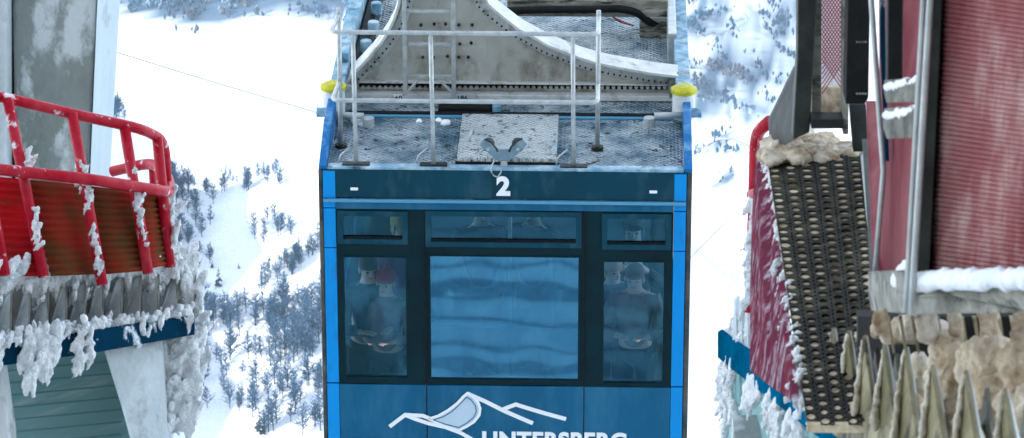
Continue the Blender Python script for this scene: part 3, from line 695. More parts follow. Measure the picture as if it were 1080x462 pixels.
# bits of snow on the roof
blob('snow_lump', [(rf(442,129)+V((0,0,.01)),(.03,.04,.02)),(rf(470,131)+V((0,0,.01)),(.045,.05,.03)),(rf(463,128)+V((0,0,.01)),(.03,.04,.02)),
     (rf(385,131)+V((0,0,.01)),(.08,.07,.04)),(rf(376,128)+V((0,0,.01)),(.05,.09,.05))], M['snow'], cab, .012, .006, 30, True)
# logo on the front panel
def stroke(pts, w, name, m, par, y=-.012):
    pts = [fr(x, yy) for x, yy in pts]; mb = MB(); hw = w/2; A = []; B = []
    for i, p in enumerate(pts):
        a = pts[max(i-1,0)]; b = pts[min(i+1,len(pts)-1)]; d1 = (p-a).normalized() if i else (b-p).normalized(); d2 = (b-p).normalized() if i < len(pts)-1 else d1
        t = (d1+d2).normalized(); n = V((-t.z,0,t.x)); k = hw/max(.45, n.dot(V((-d1.z,0,d1.x))))
        A.append(V((p.x,y,p.z))+n*k); B.append(V((p.x,y,p.z))-n*k)
    return mb.strip(A, B, (0,.0075,0)).build(name, m, par, True)
pan = [o for o in cab.children if o.name.startswith('front_panel')][0]
stroke([(411,449.5),(427.5,437),(446,438),(455,441.5)], .032, 'logo_line', M['white'], pan)
stroke([(427,437),(437,441),(452,446),(470,450),(486,456),(500,464)], .032, 'logo_line', M['white'], pan, -.0132)
stroke([(493,414.5),(512,423),(532,433),(548,440),(562,446)], .034, 'logo_line', M['white'], pan)
stroke([(531,431),(544,426),(555,429.5),(575,435.5),(597,441.5)], .034, 'logo_line', M['white'], pan, -.0132)
sail = [(452,441),(462,438),(472,432.5),(482,425),(489,417.5),(493,414),(499,417.5),(504,423),(506.5,430),(505.5,437),(500,444),(492,449),(484,453),(470,449)]
o = MB().prism([V((fr(x,y).x,-.016,fr(x,y).z)) for x,y in sail], (0,.006,0)).build('logo_sail', M['palelogo'], pan, True)
stroke(sail+[sail[0]], .022, 'logo_line', M['white'], pan, -.0185)
stroke([(457,442),(468,438.5),(477,433),(485,425.5),(492,418),(497,421),(501.5,427),(502.5,433),(500,439),(493,445),(484,450),(470,446.5),(457,442)], .006, 'logo_line', M['teal'], pan, -.0195)
tx = text_mesh('logo_lettering', 'UNTERSBERG', M['white'], pan, .19, (xl(586), -.009, zl(470.5)), bold=.008, width=1.0)
w_ = max(v.co.x for v in tx.data.vertices)-min(v.co.x for v in tx.data.vertices); cxm = (max(v.co.x for v in tx.data.vertices)+min(v.co.x for v in tx.data.vertices))/2
k_ = (xl(663)-xl(508))/w_
for v in tx.data.vertices: v.co.x = xl(585.5)+(v.co.x-cxm)*k_

# ------------------------------------------------------------------ passengers
def skinned(name, joints, edges, m, parent, sub=2):
    keys = list(joints); me = bpy.data.meshes.new(name)
    me.from_pydata([joints[k][0] for k in keys], [(keys.index(a), keys.index(b)) for a, b in edges], [])
    o = bpy.data.objects.new(name, me); COL.objects.link(o)
    md = o.modifiers.new('k', 'SKIN'); md.use_smooth_shade = True
    for i, k in enumerate(keys):
        r = joints[k][1]; r = r if isinstance(r, tuple) else (r, r); me.skin_vertices[0].data[i].radius = r
    me.skin_vertices[0].data[0].use_root = True
    s = o.modifiers.new('s', 'SUBSURF'); s.levels = sub; s.render_levels = sub
    bake(o); o.data.materials.clear(); o.data.materials.append(m); o.parent = parent; WM[o.name] = WM[parent.name]; return o
def person(x, y, h, facing, jacket, trousers, hair, label, arms='down', hat=None, phone=False, bow=0.):
    k = h/1.75; e = thing('person', label, 'person', WC @ V((x,y,FZ)), 'passengers in the cabin', YAW+facing)
    def q(a,b,c): return (a*k,b*k,c*k)
    b = bow
    J = {'pel':(q(0,0,.95),.13*k),'belly':(q(0,-.01,1.1),.125*k),'chest':(q(0,-.02-b*.5,1.3),.14*k),'neck':(q(0,-.03-b,1.47),.055*k),'skull':(q(0,-.05-b*1.3,1.58),(.075*k,.085*k)),'crown':(q(0,-.03-b*1.3,1.68),(.075*k,.085*k))}
    E = [('pel','belly'),('belly','chest'),('chest','neck'),('neck','skull'),('skull','crown')]
    Ja = {'pel':(q(0,0,.88),.15*k),'belly':(q(0,-.01,1.1),.155*k),'chest':(q(0,-.02-b*.5,1.31),.165*k),'col':(q(0,-.03-b*.8,1.44),.10*k),'coltop':(q(0,-.03-b,1.50),.082*k)}
    Ea = [('pel','belly'),('belly','chest'),('chest','col'),('col','coltop')]
    Jt = {'pel':(q(0,0,.92),.14*k)}; Et = []
    for s in (-1,1):
        n = 'L' if s < 0 else 'R'
        if arms == 'raised': el, wr = (s*.25,-.22,1.18), (s*.09,-.40,1.40)
        elif arms == 'front': el, wr = (s*.27,-.10,1.08), (s*.12,-.30,1.12)
        elif arms == 'up': el, wr = (s*.30,-.05,1.50), (s*.22,-.12,1.78)
        else: el, wr = (s*.27,.02,1.12), (s*.27,-.08,.88)
        J.update({'sh'+n:(q(s*.17,-.02-b*.6,1.39),.055*k),'el'+n:(q(*el),.04*k),'wr'+n:(q(*wr),.026*k)})
        E += [('chest','sh'+n),('sh'+n,'el'+n),('el'+n,'wr'+n)]
        Ja.update({'sh'+n:(q(s*.18,-.02-b*.6,1.385),.08*k),'el'+n:(q(*el),.065*k),'wr'+n:(q(*[lerp(el[i],wr[i],.9) for i in range(3)]),.048*k)})
        Ea += [('chest','sh'+n),('sh'+n,'el'+n),('el'+n,'wr'+n)]
        d = (V(wr)-V(el)).normalized(); side = d.cross(V((0,0,1))).normalized()*(-s) if abs(d.z) < .9 else V((0,-1,0)); pm = V(wr)+d*.06
        J['pa'+n] = (q(*pm),(.030*k,.02*k)); E.append(('wr'+n,'pa'+n))
        for f in range(4):
            a0 = pm+side*(f-1.5)*.019+d*.02; a1 = a0+d*.035; a2 = a1+d*(.026-abs(f-1.3)*.004)+V((0,0,-.018))
            J['f0%s%d'%(n,f)] = (q(*a0),.0095*k); J['f1%s%d'%(n,f)] = (q(*a1),.0085*k); J['f2%s%d'%(n,f)] = (q(*a2),.007*k)
            E += [('pa'+n,'f0%s%d'%(n,f)),('f0%s%d'%(n,f),'f1%s%d'%(n,f)),('f1%s%d'%(n,f),'f2%s%d'%(n,f))]
        th = V(wr)+d*.03-side*.03; J['th'+n] = (q(*th),.011*k); J['ti'+n] = (q(*(th-side*.012+d*.035)),.009*k); E += [('wr'+n,'th'+n),('th'+n,'ti'+n)]
        J.update({'hp'+n:(q(s*.09,0,.86),.085*k),'kn'+n:(q(s*.10,-.02,.48),.055*k),'an'+n:(q(s*.10,.02,.08),.038*k),'to'+n:(q(s*.11,-.13,.035),(.04*k,.03*k))})
        E += [('pel','hp'+n),('hp'+n,'kn'+n),('kn'+n,'an'+n),('an'+n,'to'+n)]
        Jt.update({'hp'+n:(q(s*.09,0,.84),.11*k),'kn'+n:(q(s*.10,-.02,.48),.08*k),'an'+n:(q(s*.10,.015,.10),.06*k)}); Et += [('pel','hp'+n),('hp'+n,'kn'+n),('kn'+n,'an'+n)]
        MB().box(V(q(s*.105-.05,-.17,.002)),V(q(s*.105+.05,.08,.09))).build('boot', M['black'], e, True, bevel=.02)
    body = skinned('body', J, E, M['skin'], e); jk = skinned('jacket', Ja, Ea, jacket, e); skinned('trousers', Jt, Et, trousers, e)
    hy = -.05-b*1.3; hz = 1.60
    def sph(mb, c, r, rows=8, seg=14, lo=-90, hi=90):
        n0 = len(mb.v); vs = []; fs = []
        for i in range(rows+1):
            la = R(lo+(hi-lo)*i/rows)
            for j in range(seg): lo_ = 2*math.pi*j/seg; vs.append(V((c[0]+r[0]*math.cos(la)*math.cos(lo_), c[1]+r[1]*math.cos(la)*math.sin(lo_), c[2]+r[2]*math.sin(la)))*k)
        for i in range(rows):
            for j in range(seg): fs.append((i*seg+j, i*seg+(j+1)%seg, (i+1)*seg+(j+1)%seg, (i+1)*seg+j))
        return mb.add(vs, fs)
    hm = MB(); sph(hm, (0,hy+.02,hz+.045), (.090,.105,.092), lo=-18); sph(hm, (0,hy+.05,hz-.02), (.080,.062,.10))
    hm.build('hair', hair, body, True, smooth=True)
    if hat: ht = MB(); sph(ht, (0,hy+.01,hz+.06), (.098,.112,.10), lo=-10); sph(ht, (0,hy+.01,hz+.17), (.03,.03,.03)); ht.build('knit_cap', hat, e, True, smooth=True)
    for s in (-1,1):
        ey = MB(); sph(ey, (s*.032,hy-.088,hz+.005), (.011,.006,.008), 4, 8); ey.build('eye', M['black'], body, True, smooth=True)
        ea = MB(); sph(ea, (s*.083,hy,hz-.005), (.010,.018,.03), 5, 8); ea.build('ear', M['skin'], body, True, smooth=True)
    no = MB(); sph(no, (0,hy-.098,hz-.018), (.013,.020,.024), 5, 8); no.build('nose', M['skin'], body, True, smooth=True)
    mo = MB(); sph(mo, (0,hy-.088,hz-.052), (.024,.006,.006), 4, 8); mo.build('mouth', M['lips'], body, True, smooth=True)
    if phone:
        W = WM[e.name]; c = W @ V(q(0,-.455,1.455)); mb = MB(); ax_, ay_, az_ = .075, .006, .038
        ph = MB().box((-ax_,-ay_,-az_),(ax_,ay_,az_)); Q = Matrix.Translation(c) @ Matrix.Rotation(R(15),4,'Y') @ Matrix.Rotation(R(-35),4,'X'); ph.v = [Q @ p for p in ph.v]
        o = ph.build('mobile_phone', M['white'], bevel=.004); tag(o, 'white phone held up behind the small right hand window', 'phone')
    return e
M['lips'] = mat('lips', (.35,.10,.09), .5)
J1 = mat('navy_jacket', (.015,.03,.07), .7, second=(.03,.06,.12), scale=8); J2 = mat('grey_jacket', (.13,.10,.13), .7, second=(.20,.16,.19), scale=8)
J3 = mat('purple_jacket', (.20,.10,.24), .7); J4 = mat('dark_jacket', (.03,.04,.05), .7); J5 = mat('pale_jacket', (.24,.21,.19), .7, second=(.12,.11,.11), scale=6)
TR = mat('dark_trousers', (.03,.035,.05), .8); HB = mat('brown_hair', (.16,.08,.035), .6); HD = mat('dark_hair', (.02,.014,.01), .5); HF = mat('fair_hair', (.40,.26,.12), .6)
CAP = mat('pink_knit', (.36,.02,.08), .8, bump=.5, bscale=60)
person(xl(384),.42,1.66,.3,J1,TR,HD,'dark haired passenger in a navy jacket behind the left hand window','front')
person(xl(405),.36,1.55,-.2,J2,TR,HB,'passenger with a pink knitted cap behind the left hand window','front',hat=CAP)
person(xl(414),1.05,1.80,.6,J3,TR,HF,'fair haired passenger whose head shows in the small upper left window','down')
person(xl(671),.40,1.64,-.1,J5,TR,HB,'passenger in a grey brown jacket leaning to the glass of the right hand window','front',bow=.06)
person(xl(668),1.08,1.78,0,J4,TR,HD,'passenger in a black jacket holding up a phone on the right','raised',phone=True)
person(xl(645),.62,1.58,.4,J1,TR,HF,'passenger in a navy jacket at the left edge of the right hand window','down')
person(xl(500),1.5,1.76,.2,J4,TR,HD,'passenger in a dark jacket left of centre behind the long upper window','down')
person(xl(560),1.6,1.72,-.4,J4,TR,HB,'passenger in a dark jacket right of centre behind the long upper window','down')

# ------------------------------------------------------------------ left hand dock structure
# concrete pillar (behind the railing)
DP = 22.
pil = thing('concrete_pillar', 'tall stained concrete pillar behind the red railing', 'pillar', P(60,215,DP)+V((0,0,-14)))
ups = V((0,0,1))
def plate(pts, ext): return MB().prism([P(*p) for p in pts], ext)
def pillar_face(x0t, x1t, x0b, x1b, d0, d1, ytop=-260, ybot=420):
    f = lambda xt, xb, y: lerp(xt, xb, y/215)
    return [(f(x0t,x0b,ytop),ytop,d0),(f(x1t,x1b,ytop),ytop,d1),(f(x1t,x1b,ybot),ybot,d1),(f(x0t,x0b,ybot),ybot,d0)]
shaft = plate(pillar_face(13,102,16,93,DP,DP), (0,.85,0)).build('shaft', M['concrete'], pil, bevel=.02)
plate(pillar_face(102.6,125,93.6,113,DP-.05,DP+.45), (0,.12,0)).build('side_flange', M['painted_flange'], pil, bevel=.01)
plate(pillar_face(-70,6,-70,6,DP-.25,DP-.25), (0,2.3,0)).build('left_flange', M['concrete_pale'], pil, bevel=.02)
plate(pillar_face(6.5,12.5,6.5,15.5,DP+.05,DP+.05), (0,.5,0)).build('joint_strip', M['dark_steel'], pil)
# red railing with ribbed infill
DR = 18.
rl_ = thing('red_railing', 'red tube railing with ribbed red infill panels around the left platform', 'railing', P(90,290,DR))
def tb(name, pts, r, m, par, f=.12): return MB().tube(fillet([P(*p) for p in pts], f), r, 14).build(name, m, par, smooth=True)
tb('top_rail', [(-60,88,17.6),(0,102,17.8),(80,121,18),(150,136,18.2),(169,146,18.4),(174,158,18.5),(176,200,18.5)], .027, M['red'], rl_)
tb('middle_rail', [(-60,171,17.45),(0,179,17.6),(95,189,17.8),(168,201,18.15),(178,203,18.3),(178,188,18.7),(160,171,19.1),(118,181,19.2)], .028, M['red'], rl_)
for a, b in (((-30,95,17.7),(5,290,17.5)),((8,104,17.78),(46,292,17.65)),((76,120,17.97),(108,300,17.8)),((131,132,18.15),(156,288,18.0)),((166,146,18.35),(179,282,18.3)),((160,170,19.1),(162,205,19.1))):
    tb('post', [a, b], .027 if b[1] > 210 else .018, M['red'], rl_)
pp = [(-60,180,17.75),(26,189,17.75),(30,189,17.76),(92,195,17.95),(96,196,17.97),(143,202,18.1),(147,203,18.12),(174,207,18.35)]
pb = [(-40,292,17.6),(50,291,17.6),(54,291,17.62),(104,289,17.8),(108,289,17.82),(152,285,17.95),(155,284,18.0),(178,279,18.25)]
for k, m in enumerate(('red_panel','brown_panel','brown_panel','brown_panel')):
    A, B, C_, D_ = pp[2*k], pp[2*k+1], pb[2*k+1], pb[2*k]; ex = .06
    corrugated('infill_panel', P(A[0],A[1],A[2]+ex), P(B[0],B[1],B[2]+ex), P(C_[0],C_[1],C_[2]+ex), P(D_[0],D_[1],D_[2]+ex), 13, .006, M[m], rl_)
sph = []
def rimeline(a, b, n, r, jit=2., d=0.):
    out = []
    for i in range(n):
        t = (i+random.random())/n; q = P(lerp(a[0],b[0],t)+random.uniform(-jit,jit), lerp(a[1],b[1],t)+random.uniform(-jit,jit), lerp(a[2],b[2],t)+d); rr = r*random.uniform(.6,1.35)
        out.append((q, (rr,rr,rr*random.uniform(1,1.8))))
    return out
sph += rimeline((84,172,17.93),(96,215,17.85),14,.024,4)+rimeline((28,165,17.75),(30,176,17.7),5,.022,2)
sph += rimeline((36,222,17.68),(40,262,17.62),12,.018,2.5)+rimeline((98,240,17.82),(104,288,17.78),12,.016,2.5)+rimeline((138,180,18.1),(154,262,17.95),16,.018,3)
sph += rimeline((178,205,18.4),(180,260,18.3),14,.03,4)+rimeline((88,222,17.85),(96,250,17.84),5,.014,2)
blob('rime_ice', sph, M['rime'], rl_, .007, .009, 40)
# platform: fins, blue band, wall
pf = thing('dock_platform', 'rime crusted toothed platform edge with dark blue band on the left', 'platform', P(90,462,DR)+V((0,.3,-1)))
bt = [(-60,374,17.3),(0,364,17.5),(100,350,17.8),(205,334,18.3)]; bb = [(-60,396,17.3),(0,386,17.5),(100,372,17.8),(205,353,18.3)]
MB().strip([P(*p) for p in bt]+[P(200,322,19.3)], [P(*p) for p in bb]+[P(200,340,19.3)], (0,.03,0)).build('blue_band', M['navy'], pf)
MB().strip([P(x,y-2,d+.02) for x,y,d in bt], [P(x,y-14,d+.42) for x,y,d in bt], (0,0,-.03)).build('ledge', M['concrete_pale'], pf)
MB().strip([P(x,y-64 if x<0 else y-64+x*.06,d+.46) for x,y,d in bt], [P(x,y-2,d+.46) for x,y,d in bt], (0,.1,0)).build('back_wall', M['concrete'], pf)
for k in range(13):
    x = -48+k*19.5; by = 350-(x-100)*.152; d = 17.8+(x-100)*.0045; top = by-56+max(0,(x-120))*.10
    plate([(x-1,by,d+.24),(x+18,by-3,d+.17),(x+20,top,d+.30),(x+14,top+4,d+.30)], (.004,.02,0)).build('fin', M['fin_frost'], pf, bevel=.003)
    plate([(x+20,top,d+.29),(x+22,top+2,d+.40),(x+21,by-5,d+.40),(x+18.6,by-3,d+.16)], (.004,.01,0)).build('fin_web', M['bracket'], pf, bevel=.002)
sph = []
for x in range(-40,200,5):
    by = 350-(x-100)*.152; d = 17.8+(x-100)*.0045
    up = 292-.08*x if x < 120 else 286-(x-120)*.05
    sph += rimeline((x,up-2,d+.30),(x+4,up+6,d+.26),2,.046,3.5)
    if random.random() < .38: sph += rimeline((x,up+4,d+.26),(x-5-random.random()*5,up+random.uniform(18,48),d+.2),6,.024,1.2)
    sph += rimeline((x,by-5,d+.16),(x+4,by-3,d+.04),3,.024,2)
for k in range(9):   # tufts standing up where the panels end
    x = 138+k*6; sph += rimeline((x,288,18.35),(x+2,266+abs(k-4)*3,18.35),5,.026,2)
for x in (175,182,189,196): sph += rimeline((x,285,18.5),(x+4,335,18.5),9,.05,4)
blob('rime_ice', sph, M['rime'], pf, .008, .014, 20, streak=(1,1,.4))
sph = []
for x0, x1, y1 in ((24,34,410),(40,56,398),(58,62,384),(80,88,400),(93,97,384),(-20,0,395)):
    for x in range(x0,x1,4):
        dd = 17.5+x*.003; sph += rimeline((x,360-x*.13,dd-.03),(x+1,lerp(375,y1,random.uniform(.6,1)),dd-.02),9,.024,2)
for x in range(160,208,5): sph += rimeline((x,352,18.35),(x-8+random.uniform(-4,4),random.uniform(420,478),18.35),16,.042,4)
for x in range(196,212,4): sph += rimeline((x,310,18.45),(x+3,400,18.45),12,.04,3)
for x in range(125,160,5): sph += rimeline((x,346,18.1),(x,random.uniform(356,376),18.08),5,.018,2)
for x in (150,170,200): sph += rimeline((x,340-(x-150)*.15,18.05+(x-150)*.004),(x,352-(x-150)*.15,18.03+(x-150)*.004),4,.02,2)
blob('icicles', sph, M['rime'], pf, .008, .016, 20, streak=(1,1,.3))
MB().strip([P(-60,385,17.9),P(0,375,18.0),P(150,358,18.5)], [P(-60,640,17.9),P(0,640,18.0),P(150,640,18.5)], (0,.3,0)).build('lower_wall', M['teal_wall'], pf)
for k in range(7):
    y = 392+k*13; MB().strip([P(-60,y+4,17.88),P(0,y,17.98),P(128,y-12,18.40)], [P(-60,y+5,17.88),P(0,y+1,17.98),P(128,y-11,18.40)], (0,.01,0)).build('plank_joint', M['joint'], pf)
plate([(107,362,17.95),(170,350,18.2),(185,640,18.2),(190,640,18.3),(196,640,18.3),(152,520,18.0),(128,430,17.95)], (0,.35,0)).build('sloping_bracket', M['concrete_pale'], pf, bevel=.01)
plate([(-60,392,17.6),(0,387,17.7),(12,470,17.7),(14,640,17.7),(-60,640,17.6)], (0,.2,0)).build('corner_pier', M['concrete'], pf, bevel=.01)
MB().box(tuple(P(100,640,18.3)-V((6,0,40))), tuple(P(100,640,18.3)+V((.35,1.5,.1)))).build('foundation', M['concrete'], pf)

# ------------------------------------------------------------------ right hand dock structure (closer to the camera)
pr = thing('dock_platform', 'blue edged platform with tall pointed steel fins in the lower right corner', 'platform', P(870,462,11)+V((0,.2,-1)))
bt = [(757,350,16),(770,360,15.6),(790,374,15),(810,388,14.3),(830,402,13.6),(850,417,12.9),(870,431,12.3),(890,446,11.7),(910,461,11.2),(950,492,10.4),(1000,530,9.7)]
bb = [(x,y+27+(x-757)*.075,d) for x,y,d in bt]
MB().strip([P(*p) for p in bt], [P(*p) for p in bb], (.02,.03,0)).build('blue_band', M['blue_band'], pr)
MB().strip([P(x+1,y-1,d+.02) for x,y,d in bt], [P(x+28,y-10,d+.25) for x,y,d in bt], (0,0,-.03)).build('ledge', M['concrete_pale'], pr)
for k in range(5):
    x = 772+k*6; plate([(x,368+k*3.5,15.6-k*.1),(x+5.5,372+k*3.5,15.5-k*.1),(x+4,316+k*2,15.65-k*.1),(x+2,316+k*2,15.7-k*.1)], (.02,.05,0)).build('fin', M['fin_frost'], pr, bevel=.002)
tips = [(863,346,11.4,402),(877,346,11.1,412),(893,349,10.8,424),(910,354,10.4,436),(931,362,10.0,450),(953,366,9.6,466),(981,385,9.1,486),(1016,391,8.6,505),(1057,410,8.1,525),(1100,420,7.7,540)]
for i,(x,y,d,by) in enumerate(tips):
    w = 9+i*1.8
    if i < 6: w *= .9
    plate([(x,y,d),(x+w*.95,by+w*.6,d-.12),(x-w*.85,by-w*.2,d+.05)], (.012,.012,0)).build('fin', M['fin'], pr, bevel=.002)
    plate([(x+.8,y,d+.01),(x+w*1.02,by+w*.6,d-.10),(x+w*1.25,by+w*.2,d+.22)], (.012,0,0)).build('fin_web', M['steel'], pr)
for i,(x,y,d,by) in enumerate(tips[:-1]):
    w = 9+i*1.8; x2, y2, d2, b2 = tips[i+1]; mx_, my_, md_ = (x+x2)/2+2, (y+y2)/2+9, (d+d2)/2+.35
    plate([(mx_,my_,md_),(mx_+w*.7,by+w*.4,md_-.05),(mx_-w*.7,by-w*.2,md_+.05)], (.012,.012,0)).build('fin', M['bracket'], pr, bevel=.002)
sph = []
for i,(x,y,d,by) in enumerate(tips):
    w = 9+i*1.8; n_ = 10+i*2
    for k in range(n_):
        t = (k+random.random())/n_; q = P(lerp(x,x-w*.6,t)+random.uniform(-1,1), lerp(y+6,by,t), d+.0); sph.append((q, (.004+.006*t, .012, .012+.02*t)))
        if t > .45: sph.append((P(lerp(x,x+w*1.1,t)+random.uniform(-2,2), lerp(y+6,by,t), d+.06), (.007+.008*t, .03, .014+.02*t)))
blob('ice_coat', sph, M['ice_coat'], pr, .006, .006, 40)
MB().strip([P(858,393,11.6)]+[P(x-6,by-8,d+.1) for x,y,d,by in tips], [P(858,403,11.6)]+[P(x-6,by+40,d+.05) for x,y,d,by in tips], (.02,.04,0)).build('fin_base', M['fin'], pr)
MB().strip([P(x+10,by-50,d+.9) for x,y,d,by in tips], [P(x+10,by+60,d+.9) for x,y,d,by in tips], (.02,.06,0)).build('inner_wall', M['dark_steel'], pr)
sph = []
for i in range(len(bt)-2):
    a, b = bt[i], bt[i+1]
    sph += rimeline((a[0]+10,a[1]-3,a[2]+.08),(b[0]+10,b[1]-3,b[2]+.08),7,.022,3)+rimeline((a[0]+20,a[1]-7,a[2]+.18),(b[0]+20,b[1]-7,b[2]+.18),6,.026,4)
sph += rimeline((776,345,15.6),(800,385,15.2),16,.022,4)+rimeline((776,318,15.7),(800,326,15.3),8,.02,2)+rimeline((838,395,12.6),(870,432,11.8),18,.03,6)
sph += rimeline((858,385,11.2),(846,408,11.3),10,.013,3)+rimeline((842,410,10.9),(862,416,10.8),12,.012,4)+rimeline((850,418,11.2),(872,436,11.2),12,.013,4)+rimeline((862,372,11.5),(868,404,11.5),8,.02,2)
blob('snow_crust', sph, M['rime'], pr, .010, .016, 22)
sph = []
for x, yb in ((762,440),(766,470),(771,450),(788,420),(793,434),(798,425),(812,452),(818,462),(835,462),(842,470)):
    y0 = 350+(x-757)*.72+28; d = lerp(16,13,(x-757)/90)+.06
    sph += rimeline((x,y0,d),(x+random.uniform(-2,2),yb,d),12,.024,1.5)
blob('icicles', sph, M['rime'], pr, .010, .014, 16, streak=(1,1,.4))
MB().strip([P(768,378,16.1),P(800,402,15.3),P(860,450,13.2),P(960,520,11)], [P(768,640,16.1),P(800,640,15.3),P(860,640,13.2),P(960,640,11)], (.05,.3,0)).build('lower_wall', M['teal_wall'], pr)
MB().box(tuple(P(850,640,14)-V((.2,0,36))), tuple(P(850,640,14)+V((3,1.5,.1)))).build('foundation', M['concrete'], pr)
# big soft snow between the near fins
sph = []
for x,y,d,r in [(998,380,9.3,.045),(1003,385,9.2,.055),(1000,400,9.2,.05),(1008,420,9.1,.05),(1002,440,9.1,.05),(1012,455,9,.05),(1038,386,8.9,.055),(1045,392,8.8,.065),(1040,410,8.8,.055),(1048,430,8.7,.055),(1042,448,8.7,.055),(1050,462,8.7,.05),
        (1030,390,8.95,.045),(1078,386,8.4,.055),(1082,395,8.4,.06),(1076,418,8.4,.05),(1083,440,8.3,.05),(1074,460,8.3,.05),(970,392,9.6,.03),(966,415,9.6,.032),(968,440,9.5,.035),(940,415,10,.022),(942,440,9.9,.026),(1000,371,9.4,.03)]:
    sph.append((P(x,y,d+.10),(r*.85,r*1.1,r*1.45)))
for x,y,d in [(920,353,10.8),(928,350,10.7),(937,349,10.6),(946,350,10.5),(956,347,10.4),(965,343,10.3),(974,342,10.2),(984,346,10.2),(925,358,10.7),(990,350,10.2)]: sph.append((P(x,y,d),(.05,.05,.028)))
blob('snow_pillow', sph, M['tan_snow'], pr, .010, .020, 17)
# perforated walkway
wk = thing('perforated_walkway', 'steep dark perforated metal walkway with snow filled holes on the right', 'walkway', P(880,300,11.6))
A, B, C_, D_ = P(808,160,13.4), P(912,160,13.2), P(939,446,10.25), P(851,446,10.45)
nn = (B-A).cross(D_-A).normalized(); nn = nn if nn.z > 0 else -nn
mb = MB(); NC, NR = 6, 38; seg = 8
def uv(u, v): return lerp(lerp(A,B,u), lerp(D_,C_,u), v)
def cell(u0,u1,v0,v1,ru,rv):
    cu, cv = (u0+u1)/2, (v0+v1)/2; out = []; inn = []
    for k in range(seg*2):
        a = 2*math.pi*k/(seg*2)+1e-6; c, s = math.cos(a), math.sin(a); q = max(abs(c),abs(s)); out.append((cu+(u1-u0)/2*c/q, cv+(v1-v0)/2*s/q)); inn.append((cu+ru*c, cv+rv*s))
    n = len(out); vs = [uv(*p) for p in out]+[uv(*p)+nn*.0006 for p in inn]+[uv(*p)-nn*.005 for p in inn]
    mb.add(vs, [(i,(i+1)%n,n+(i+1)%n,n+i) for i in range(n)]+[(n+i,n+(i+1)%n,2*n+(i+1)%n,2*n+i) for i in range(n)])
du, dv = 1/NC, 1/NR
for j in range(NR):
    for i in range(NC):
        # a wide hole and a narrow one beside it, shifted by half a row in the photo's pattern
        o_ = .0
        w_ = random.uniform(.84,1.08); so_ = dv*.5*(i%2); cell(i*du, i*du+du*.72, j*dv+so_-dv*.25, (j+1)*dv+so_-dv*.25, du*.32*w_, dv*.36*min(1.12,w_*random.uniform(.8,1.12)))
        cell(i*du+du*.72, (i+1)*du, j*dv+so_-dv*.25, (j+.5)*dv+so_-dv*.25, du*.07, dv*.13); cell(i*du+du*.72, (i+1)*du, (j+.5)*dv+so_-dv*.25, (j+1)*dv+so_-dv*.25, du*.07, dv*.13)
g = mb.build('perforated_plate', M['grate'], wk)
MB().prism([A-nn*.03,B-nn*.03,C_-nn*.03,D_-nn*.03], nn*.0265).build('packed_snow', M['plug'], wk)
# cheek plate
ck = [(803,152,13.6),(811,152,13.55),(819,220,12.9),(829,300,11.9),(838,380,11.0),(843,420,10.7),(818,404,11.6),(797,388,12.4),(797,300,13.2),(799,220,13.6)]
plate(ck, (-.02,.0,-.01)).build('cheek_plate', M['mauve'], wk, bevel=.003)
sph = []
for a, b in (((808,156,13.5),(815,200,13.1)),((815,200,13.1),(824,270,12.3)),((824,270,12.3),(834,345,11.4)),((834,345,11.4),(841,410,10.8))): sph += rimeline(a,b,26,.014,2.2,-.02)
sph += rimeline((818,280,12.2),(826,380,11.5),26,.013,5,-.03)+rimeline((808,300,12.8),(822,385,11.8),14,.009,5,-.03)
blob('rime_ice', sph, M['rime'], wk, .007, .012, 30)
sph = []
for k in range(46):
    t = random.random(); x = 813+t*90; hgt_ = math.sin(min(1,(t+.12))*3.0); y = 166-random.random()*(6+16*hgt_)
    sph.append((P(x,y,13.2+(166-y)*.02),(.05,.07,.026)))
o = blob('snow_drift', sph, M['tan_snow'], None, .009, .014, 24); tag(o, 'tan snow drift heaped at the top of the perforated walkway', 'snow')
# right edge trim of walkway
MB().tube([P(911,165,13.1),P(936,412,10.6)], .012, 8).build('edge_trim', M['steel'], wk)
# far red rail on the right
rr_ = thing('red_railing', 'narrow red tube railing seen edge on at the far corner of the right platform', 'railing', P(792,330,15.2))
tb('top_rail', [(812,128,15.0),(800,138,15.1),(797,150,15.2),(792,330,15.2)], .026, M['red'], rr_)
tb('post', [(804,146,14.6),(801,230,14.6),(798,330,14.6)], .018, M['red'], rr_)
tb('middle_rail', [(792,205,15.2),(806,200,14.8)], .02, M['red'], rr_)
sph = rimeline((793,205,15.15),(797,240,15.1),10,.022,2.5)+rimeline((790,245,15.15),(787,320,15.15),20,.018,2.5)+rimeline((800,250,14.6),(798,320,14.6),10,.014,2)
blob('rime_ice', sph, M['rime'], rr_, .008, .010, 28)
# steel frame with red mesh
fm = thing('steel_frame', 'dark steel upright frame holding red mesh above the snow drift', 'frame', P(865,148,13))
plate([(843,-200,12.9),(863,-200,12.9),(862,0,12.9),(854,140,12.9),(836,148,12.9),(841,60,12.9)], (0,.09,0)).build('left_upright', M['dark_steel'], fm, bevel=.006)
plate([(862.5,-200,12.98),(868,-200,12.98),(866,128,12.98),(856,128,12.98)], (0,.04,0)).build('inner_angle', M['grey_beam'], fm)
plate([(889.5,-200,12.9),(897,-200,12.9),(895,142,12.9),(889,142,12.9)], (0,.1,0)).build('right_upright', M['grey_beam'], fm, bevel=.004)
plate([(855.5,126,12.88),(890,126,12.88),(890,136,12.88),(855.5,136,12.88)], (0,.08,0)).build('cross_member', M['dark_steel'], fm, bevel=.004)
plate([(838,72,13.15),(842,80,13.1),(838,148,13.1),(812,160,13.5),(811,128,13.5)], (0,.03,0)).build('side_gusset', M['dark_steel'], fm)
mm = mat('red_mesh', (.40,.02,.05), .5)
mb = MB(); 
def clipd(x0,y0,x1,y1):
    return mb.tube([P(x0,y0,13.05),P(x1,y1,13.05)], .0026, 4, cap=False)
